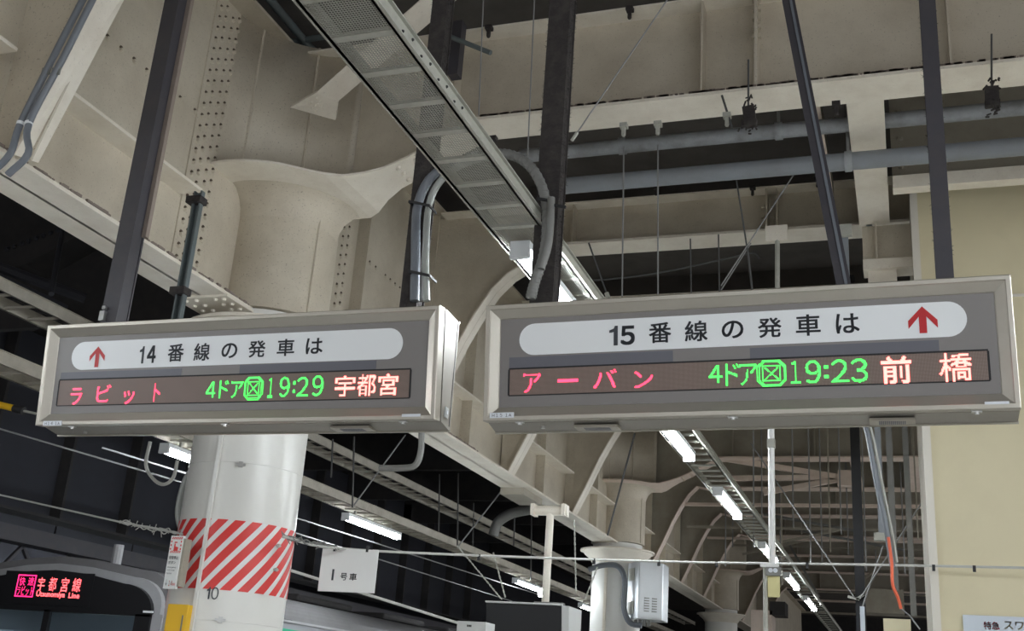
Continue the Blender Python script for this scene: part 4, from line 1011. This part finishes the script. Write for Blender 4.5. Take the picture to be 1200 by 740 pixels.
tag(B(-3.86,-3.78,12.0,12.08,2.62,2.70).build('spot_lamp','tube_glow'),'tiny glowing lamp just above the monitor','light')
# small white box at bottom
a = aty(536,728,10); b = aty(568,750,10)
t = B(a.x,b.x,10,10.25,b.z,a.z).build('white_box','monitor_white'); tag(t,'small white equipment box left of the monitor at the bottom','box')
mb = MB()
for i in range(4): mb.box(a.x+0.10+i*0.012,a.x+0.108+i*0.012,9.998,10,a.z-0.05,a.z-0.03)
mb.build('slots','rubber',t)

# ================================================================ control box on column 2
t = empty('control_box', (-4.2,20.2,2.8), 'stainless control cabinet strapped to the second column', 'box')
Yv = 20.2
a = aty(753,660,Yv); b = aty(776,728,Yv); l = aty(735,657,Yv)
zt_ = a.z; zb_ = b.z; mid = l.x + (b.x-l.x)*0.42
MB().prism([(l.x,Yv+0.1,zb_),(mid,Yv-0.25,zb_),(b.x,Yv,zb_),(b.x,Yv+0.5,zb_),(l.x,Yv+0.6,zb_)],(0,0,zt_-zb_)).build('cabinet','box_steel',t,bevel=0.01)
mb = MB(); mb.prism([(mid+0.02,Yv-0.255,zb_+0.03),(b.x-0.01,Yv-0.025,zb_+0.03),(b.x-0.01,Yv-0.035,zb_+0.03),(mid+0.02,Yv-0.265,zb_+0.03)],(0,0,zt_-zb_-0.06)); door = mb.build('door','box_steel',t)
mb = MB()
d_ = Vector((b.x-mid,0.25,0)).normalized()
for c0 in (0.18,0.55):
    for i in range(6):
        q = Vector((mid,Yv-0.25,0))+d_*(c0*(b.x-mid)+0.05)+Vector((0.005,-0.03,zb_+0.14+i*0.045)); mb.beam(q,q+d_*0.09,0.02,0.018)
mb.build('louvre','galv_dark',door)
mb = MB()
dl = Vector((mid-l.x,-0.35,0)).normalized()
for zz in (zt_-0.32,zb_+0.1):
    q = Vector((l.x,Yv+0.1,0))+dl*0.06+Vector((-0.005,-0.012,zz)); MB().beam(q+Vector((0,0,.1)),q+dl*0.22+Vector((0,0,.1)),0.01,0.22).build('side_panel','galv',t)
pts = arc_pts([aty(x,y,Yv-0.05) for x,y in ((690,668),(706,663),(724,664),(732,680),(731,712),(738,730),(752,734))],5)
tag(T(pts,0.05,8).build('cable_conduit','conduit_grey',smooth='auto'),'dark cable looping down the side of the control cabinet','cable')
mb = MB()
for i in range(4): mb.box(mid-0.12+i*0.08,mid-0.07+i*0.08,Yv,Yv+0.06,zb_-0.1,zb_)
mb.build('gland','galv_dark',t)

# ================================================================ right pole, sign box, dark post, dangling cable
Yv = 9.0
t = empty('white_pole', aty(906,662,Yv), 'white vertical pipe hanging below the right sign before the lights', 'pole')
a = aty(909,505,Yv); b = aty(905,664,Yv)
T([(b.x,Yv,b.z),(b.x,Yv,4.6)],0.026,12).build('pipe','paint_white',t,smooth='auto')
mb = MB(); c = aty(907,522,Yv-0.02); mb.box(b.x-0.031,b.x+0.031,Yv-0.035,Yv+0.03,c.z-0.02,c.z+0.05); mb.build('clamp','galv',t)
B(b.x-0.09,b.x+0.05,Yv-0.03,Yv+0.03,b.z-0.01,b.z+0.02).build('foot_clip','paint_white',t)
t = empty('speaker_box', aty(905,700,Yv), 'small grey outlet box over pale yellow tag hanging on the white pole', 'box')
c0, c1_ = aty(898,663,Yv), aty(915,676,Yv)
B(c0.x,c1_.x,Yv-0.03,Yv+0.05,c1_.z,c0.z-0.01).build('outlet','galv_dark',t,bevel=0.004)
mb = MB()
for u in (0.33,0.66): 
    cc = Vector((c0.x+(c1_.x-c0.x)*u,Yv-0.03,(c0.z+c1_.z)/2)); mb.tube([cc,cc+Vector((0,-0.006,0))],0.018,10)
mb.build('socket','sticker',t)
B(c0.x+0.01,c1_.x-0.01,Yv-0.0,Yv+0.03,aty(905,700,Yv).z,c1_.z).build('tag_board','pale_yellow',t)['label']='pale yellow tag'
a = aty(898,665,Yv); tag(T([(a.x-0.01,Yv+0.02,a.z),(a.x-0.01,Yv+0.02,0.0)],0.018,8).build('thin_pole','galv',smooth='auto'),'thin grey pole standing below the small outlet box','pole')
a = aty(1003,545,14.0)
t = empty('dark_post', (a.x,14,0), 'black square post far behind, left of the yellow wall', 'post')
B(a.x-0.055,a.x+0.055,13.95,14.06,0,7.0).build('shaft','matt_black',t)
mb = MB(); q = aty(1004,703,13.93); mb.beam(q-Vector((.1,0,-.03)),q+Vector((0.03,0,0)),0.02,0.03); mb.beam(q+Vector((0,0,0)),q+Vector((.08,0,.06)),0.02,0.03); mb.build('wire_clamp','galv',t)
a = aty(1008,712,13.9); B(a.x,a.x+0.05,13.8,13.93,a.z-0.6,a.z).build('small_sign','poster_white',t)
for k,(p_,q_) in enumerate((((880,520),(1002,702)),((1008,702),(1080,590)),((1008,720),(1035,640)))):
    rod(*p_,*q_,13.9,0.010,'wire',('long stay wire falling right to the far dark post','stay wire rising right from the far dark post','short stay wire right of the far dark post')[k],name='stay_wire',cat='wire')
# dangling cable bundle with orange sheath
pts = arc_pts([aty(x,y,8.6) for x,y in ((1014,500),(1018,515),(1028,570),(1036,605),(1041,635),(1046,665))],5)
t = T(pts,0.019,8).build('cable_bundle','conduit_grey',smooth='auto'); tag(t,'grey cable bundle dangling below the right sign with an orange tail','cable')
T(arc_pts([aty(x,y,8.58) for x,y in ((1041,630),(1045,660),(1046,685),(1052,700),(1056,714))],5),0.011,8).build('orange_tail','orange',t,smooth='auto')['label']='orange sheath'
T(arc_pts([p_+Vector((0.035,0.02,0.0)) for p_ in pts[::6]],4),0.012,6).build('strand','galv',t,smooth='auto')
T([aty(1056,714,8.58),aty(1066,722,8.58),aty(1078,738,8.58)],0.006,6).build('loose_end','wire',t)
t = empty('hanging_duct', aty(1028,690,11), 'blue-grey steel channel hanging behind the dangling cable', 'strut')
a = aty(1026,535,11); b = aty(1032,632,11); B(a.x,a.x+0.055,11,11.04,b.z,7.0).build('channel','blue_grey',t)
c = aty(1028,630,11); B(c.x-0.03,c.x+0.10,10.98,11.06,c.z-0.03,c.z+0.04).build('foot','galv',t)
a = aty(1040,560,11.6); b = aty(1042,692,11.6); tag(B(a.x,a.x+0.06,11.6,11.66,b.z,7.0).build('steel_strut','galv_dark'),'darker steel strut beside the hanging channel near the yellow wall','strut')
a = aty(1066,620,12.6); b = aty(1067,722,12.6); tag(B(a.x-0.03,a.x+0.03,12.6,12.66,b.z,6.2).build('steel_strut','galv_dark'),'thin pale strut close to the edge of the yellow wall','strut')

# poster on the yellow wall
a = aty(1128,721,9.98); X0_ = a.x; Zt = a.z
t = empty('wall_poster', (X0_,9.98,Zt-0.9), 'pale blue-white poster with red lettering on the yellow wall', 'poster')
B(X0_,X0_+1.3,9.97,9.985,Zt-0.9,Zt).build('sheet','poster_white',t)
q0 = aty(1153,738,9.969); q1 = aty(1171,729.5,9.969)
text_on('特急',(q0.x,9.969,q0.z),X_,Zv,q1.x-q0.x,q1.z-q0.z,'lettering','poster_red',t,0.02,nrm=(0,-1,0))
q0 = aty(1177,738,9.969); q1 = aty(1212,730,9.969)
text_on('スワロ',(q0.x,9.969,q0.z),X_,Zv,(q1.x-q0.x)*1.0,q1.z-q0.z,'lettering','poster_tan',t,0.01,nrm=(0,-1,0))
a = aty(1138,739,9.969); B(a.x,a.x+1.1,9.966,9.969,a.z-0.5,a.z-0.002).build('inset_frame','sticker',t)

# ================================================================ far bracing
def farbar(p, q, Yv, w, m, label, grp=None, Y2=None):
    a = aty(*p, Yv); b = aty(*q, Y2 or Yv)
    return tag(MB().beam(a, b, w, w).build('brace_bar', m), label, 'brace', grp)
kb = empty('lattice_bracing', aty(920,560,20.9), 'pinkish K-shaped horizontal bracing far behind below the right sign', 'brace')
for p_,q_,w in (((838,536),(985,560),0.10),((985,562),(895,578),0.09),((850,561),(1002,560),0.09)):
    MB().beam(aty(*p_,21.0),aty(*q_,21.0),w,w).build('brace_bar','pink_cream',kb)
MB().beam(aty(982,561,20.95),aty(1000,562,20.95),0.2,0.28).build('gusset_plate','pink_cream',kb)
yy = [(24.0,592,0.07),(27.0,619,0.06),(30.0,632,0.06),(33.0,640,0.05),(36,648,0.05),(39,656,0.06),(42,664,0.05),(46,672,0.06),(50,682,0.07),(54,692,0.06),(58,702,0.1),(62,716,0.1)]
for k,(Yv,py,w) in enumerate(yy):
    a = aty(900,py,Yv)
    tag(B(-8 if Yv>30 else -5.0,3.5,Yv,Yv+w,a.z-w/2,a.z+w/2).build('cross_bar','cream_dim' if k%2 else 'pink_cream'),'thin level cross bar among the far girders, '+('topmost','second from the top','third from the top','fourth from the top','fifth from the top','sixth from the top','sixth from the bottom','fifth from the bottom','fourth from the bottom','third from the bottom','second from the bottom','lowest')[k],'bar','thin level bars in the far distance')
for k,(p_,q_) in enumerate((((895,603),(1000,622)),((895,640),(1000,618)),((900,615),(1060,645)),((870,650),(1050,610)),((880,560),(960,700)),((905,700),(960,620)),((1040,640),(1080,600)),((1000,690),(1075,625)))):
    farbar(p_,q_,27+k*1.5,0.06,'cream_dim' if k%2 else 'galv_dark','thin slanting brace bar among the far girders','slanting bars in the far distance')
for k in range(22):
    px = 838+k*11.2+random.uniform(-3,3); Yv = random.uniform(14,34); y1_ = random.uniform(600,690)
    if 898<px<912: px += 14
    q = aty(px, y1_, Yv)
    tag(T([(q.x,Yv,7.55),(q.x,Yv,q.z)],0.006+0.0004*Yv,6).build('hanger_rod','wire' if k%3 else 'cream_dim'),'thin hanger rod dropping among the far girders','rod','far hanger rods')
# platform clutter far right low: ducts
for k,(xa,xb,ya,yb,Yv,m) in enumerate(((902,920,705,722,30,'sooty'),(1010,1060,690,720,30,'cream_dim'),(1030,1075,650,665,34,'cream_dim'),(1035,1068,725,745,26,'wall_yellow'),(880,905,715,745,30,'pink_cream'))):
    a = aty(xa,ya,Yv); b = aty(xb,yb,Yv)
    tag(B(a.x,b.x,Yv,Yv+0.8,b.z,a.z).build('ceiling_duct',m), ('small beige duct box below the outlet box','long beige duct beside the far dark post','upper beige duct near the yellow wall','yellowish duct end low near the yellow wall','pinkish duct low behind the light row')[k], 'duct')

# ================================================================ TRAIN
tr = empty('commuter_train', (-9.15,10.5,-0.9), 'silver commuter train with black front and red destination display', 'train')
xc, hw, zt_ = -9.15, 1.52, 2.73
def outline(hw_, ztop, zbot, y, sh=0.0, n=9):
    pts = [(xc+hw_, y, zbot), (xc+hw_, y, ztop-0.42)]
    for k in range(n+1):
        a_ = k/n*math.pi/2; pts.append((xc+hw_-0.42+math.sin(math.pi/2-0)*0+0.42*math.cos(a_), y, ztop-0.42+0.30*math.sin(a_)))
    pts.append((xc+0.45, y, ztop-0.03)); pts.append((xc, y, ztop)); 
    left = [(2*xc-p[0], p[1], p[2]) for p in reversed(pts[:-1])]
    return pts + left
MB().prism(outline(hw, zt_, 2.13, 10.62), (0,0.12,0)).build('front_shell','train_shell',tr,smooth=False)
MB().prism(outline(hw-0.06, zt_-0.09, 2.13, 10.55), (0,0.07,0)).build('front_rim','train_pale',tr)
MB().prism(outline(hw-0.14, zt_-0.17, 2.10, 10.50), (0,0.05,0)).build('front_mask','black',tr)
for s_ in (-1,1): B(xc+s_*(hw-0.08)-0.07,xc+s_*(hw-0.08)+0.07,10.53,11.1,-0.9,2.13).build('corner_pillar','train_pale',tr)
B(xc-hw-0.02,xc-hw,10.62,12.6,-0.9,2.26).build('cab_side','train_white',tr)
for s_ in (-1,1): B(xc+s_*(hw-0.24)-0.10,xc+s_*(hw-0.24)+0.10,10.50,10.55,0.8,2.12).build('mask_pillar','black',tr)
B(xc-0.05,xc+0.03,10.50,10.55,0.8,2.12).build('mask_pillar','black',tr)
B(xc-hw+0.14,xc+hw-0.14,10.50,10.55,-0.9,0.8).build('front_panel','train_white',tr)
B(xc-hw+0.2,xc+hw-0.2,10.53,10.535,0.8,2.11).build('windscreen','glass',tr)
cab = empty('dummy',(0,0,0),None,None); bpy.data.objects.remove(cab)
# cab interior
B(xc-1.3,xc+1.3,11.9,11.95,0.6,2.4).build('cab_wall','cab_cream',tr)
a = aty(0,716,11.5); b = aty(30,740,11.5)
for (p_,q_,m,d_) in (((108,722),(130,732),'plate_white',11.4),((60,716),(98,720),'matt_black',11.1),((-5,714),(62,728),'cab_blue',11.3),((10,717),(26,724),'plate_white',11.2),((12,718),(22,724),'pale_yellow',11.15),((28,716),(34,722),'matt_black',11.15),((133,720),(155,745),'cab_blue',11.3),((18,733),(75,748),'cab_blue',11.3),((158,728),(168,738),'matt_black',11.2),((100,734),(130,745),'cream_dim',11.3)):
    a = aty(*p_,d_); b = aty(*q_,d_); B(a.x,b.x,d_,d_+0.04,b.z,a.z).build('cab_fitting',m,tr)
a = aty(168,716,10.49); b = aty(179,719,10.49); B(a.x,b.x,10.485,10.5,b.z,a.z).build('light_slit','plate_white',tr)
B(xc-0.6,xc+0.6,11.5,11.6,2.30,2.335).build('cab_lamp','lamp_white',tr)
ld = bpy.data.lights.new('cab_fill_light','POINT'); ld.energy = 14; ld.color=(0.8,0.95,1.0); ld.shadow_soft_size=0.1  # unseen point light added low in the cab to brighten the fittings
lo = bpy.data.objects.new('cab_fill_light', ld); COL.objects.link(lo); lo.location = (xc+0.2,11.2,1.25)
# body sides and roof of the train
B(xc+hw,xc+hw+0.02,10.62,12.6,-0.9,2.26).build('cab_side','train_white',tr)['label']='white cab side panel'
B(xc-hw,xc+hw,11.97,13.2,-0.9,2.30).build('body','train_silver',tr)
MB().prism(outline(hw, zt_, 2.34, 10.74), (0,2.56,0)).build('roof','train_shell',tr)
B(xc-hw-0.0,xc+hw+0.004,11.1,30,1.9,2.28).build('upper_side','train_silver',tr)
B(xc+hw,xc+hw+0.012,11.5,30,2.02,2.19).build('side_band','train_green',tr)['label']='green stripe along the body side'
MB().prism(outline(hw-0.0, zt_, 2.28, 13.3), (0,17,0)).build('roof','train_shell',tr)
B(xc-hw,xc+hw,13.3,30.3,-0.9,1.9).build('body','train_silver',tr)
B(xc+hw-0.0,xc+hw+0.05,11.1,30.3,2.27,2.30).build('rain_gutter','train_pale',tr)
for k in range(5):
    y = 15+k*3.0; B(xc-0.6,xc+0.6,y,y+1.8,2.70,2.80).build('roof_unit','sooty',tr,bevel=0.04)
a = aty(136,660,11.2); T([(a.x,11.2,2.6),(a.x,11.2,2.95)],0.06,10).build('roof_antenna','train_pale',tr)
# display
YD = 10.495
def tp_(px,py): return aty(px,py,YD)
a = tp_(8,669); b = tp_(104,712)
B(a.x,b.x,YD-0.0,YD+0.006,b.z,a.z).build('destination_board','black',tr)
def led_train(s_, p0, p1, m, off=0.0, pitch=0.0065):
    a, b = tp_(*p0), tp_(*p1); dots = led_dots(s_, a.x, b.x, a.z, b.z, pitch, off); mb = MB(); h = pitch*0.48
    for x,z in dots: mb.add([(x-h,YD-0.004,z-h),(x+h,YD-0.004,z-h),(x+h,YD-0.004,z+h),(x-h,YD-0.004,z+h)],[(0,1,2,3)])
    mb.build('led_character',m,tr)
led_train('宇',(43,692.5),(54,677.5),'led_train',0.004); led_train('都',(56,693),(68,677.5),'led_train',0.004)
led_train('宮',(70,694),(82,678),'led_train',0.004); led_train('線',(84,694),(96.5,678),'led_train',0.004)
led_train('Utsunomiya',(42,701),(77,694.5),'led_train',0.02,0.004); led_train('Line',(80,701.5),(94,695.5),'led_train',0.02,0.004)
led_train('快',(22,686.5),(31,677),'led_pink'); led_train('速',(32.5,686.5),(41,677),'led_pink')
led_train('ラビット',(19,698),(40,688),'led_pink',0.0,0.006)
a = tp_(17,699.5); b = tp_(43.5,674.5)
bxw = 0.02; mb = MB()
for q in ((a.x,b.x,a.z,a.z+bxw*.6),(a.x,b.x,b.z-bxw*.6,b.z),(a.x,a.x+bxw*.6,a.z,b.z),(b.x-bxw*.6,b.x,a.z,b.z)): mb.box(q[0],q[1],YD-0.005,YD-0.003,q[2],q[3])
mb.build('display_frame','led_pink',tr)

# ================================================================ dark structures over the tracks
dx = -12.0
a = atx(0,598,dx); zb_ = a.z
t = empty('track_girder', (dx,20,zb_), 'sooty dark plate girder above the train on the left', 'girder')
B(dx-0.03,dx,6,50,zb_,zb_+2.6).build('web','sooty_blue',t)
B(dx-0.2,dx+0.25,6,50,zb_,zb_+0.04).build('bottom_flange','sooty',t)
for k in range(14): y = 10.3+k*1.55; B(dx,dx+0.2,y,y+0.05,zb_+0.04,zb_+2.5).build('rib','sooty',t)
t = empty('track_truss', (dx,12,zb_-0.7), 'dark lattice truss under the sooty girder behind the train roof', 'truss')
B(dx-0.05,dx+0.3,6,50,zb_-0.42,zb_-0.2).build('top_chord','dark_post',t)
B(dx-0.05,dx+0.1,6,50,zb_-1.0,zb_-0.92).build('bottom_chord','sooty',t)
for k in range(20):
    y = 9+k*1.0; MB().beam((dx,y,zb_-0.42),(dx,y+0.5,zb_-0.95),0.05,0.05).build('lattice_bar','dark_post',t); MB().beam((dx,y+1.0,zb_-0.42),(dx,y+0.5,zb_-0.95),0.05,0.05).build('lattice_bar','dark_post',t)
# next platform roof lights beyond, glimpsed through the truss
for k,y in enumerate((13.4,15.6,17.8,20.4,23.5)):
    q_ = tube_light(-14.3,y,y+1.2,3.50,'small distant tube light glimpsed through the dark truss','tube lights beyond the truss'); T([(-14.3,y+0.6,3.55),(-14.3,y+0.6,7.55)],0.015,6).build('hanger','sooty',q_)
# big sooty beams high over the left track
t = empty('sooty_beam', (-9,9,5), 'huge sooty riveted beam in the dark under the long girder at left', 'beam')
q = [aty(-40,300,9.5), aty(0,292,9.5), aty(75,262,9.5), aty(98,272,9.5), aty(30,310,9.5), aty(-40,330,9.5)]
MB().prism([(p_.x,9.5,p_.z) for p_ in q],(0,0.5,0)).build('curved_flange','sooty',t)
mb = MB()
for i in range(9): c = aty(8+i*8.5,292-i*3.2,9.48); mb.dome((c.x,9.49,c.z),(0,-1,0),0.035)
tag(mb.build('rivet','sooty_blue',t),kind='stuff')
B(-11.5,-5.6,9.9,10.0,5.3,7.5).build('web','sooty',t)
for (p_,q_,w) in (((-10,325),(75,365),0.14),((-10,310),(100,350),0.10),((60,345),(75,262),0.05),((-10,345),(60,350),0.06)):
    tag(T([aty(*p_,7.2),aty(*q_,7.8)],w/2,8).build('dark_pipe','sooty_blue',smooth='auto'),{(-10,325):'thick sooty pipe sloping down behind the top left of the left sign',(-10,310):'long sooty bar sloping just above the thick sooty pipe',(60,345):'sooty hanger bar rising steeply to the sooty riveted beam',(-10,345):'nearly level sooty bar under the thick sooty pipe'}[p_],'pipe','sooty pipes in the dark left corner')
for k in range(7):
    y = 13+k*3.2
    tag(B(-12,-5.6,y,y+0.12,5.6,7.5).build('sooty_cross_girder','sooty'),('nearest','second','third','fourth','fifth','sixth','farthest')[k]+' sooty cross girder over the left track behind the trays','girder','sooty cross girders over the left track')
# yellow insulated bar
a = aty(-12,472,7.0); b = aty(17,479,7.0); c = aty(28,482,7.0); d_ = aty(42,485,7.0)
t = empty('insulated_bar', c, 'yellow insulated bar end poking in left of the left sign', 'bar')
T([a,b],0.028,10).build('yellow_sleeve','yellow',t,smooth='auto')['label']='yellow sleeve'
T([b,c],0.034,10).build('collar','rubber',t,smooth='auto'); T([c,d_],0.010,8).build('steel_tip','galv',t)
# overhead wires along the track
for k,(p_,q_) in enumerate((((-10,500),(330,600)),((120,525),(330,590)),((330,602),(640,700)),((330,620),(600,705)),((325,664),(560,738)),((-10,580),(10,583)))):
    if k == 5: continue
    a = aty(*p_,9.0+(3 if k in (2,3) else 0)); b = aty(*q_,11.0+(12 if k in (2,3) else 0))
    tag(T([a,b],0.010 if k!=4 else 0.014,6).build('overhead_wire','wire' if k!=4 else 'cable_white'),('upper left overhead wire passing behind the striped column','short overhead wire behind the glaring left light','upper overhead wire below the left light tray','lower overhead wire below the left light tray','thick pale wire running above the train side')[k],'wire')
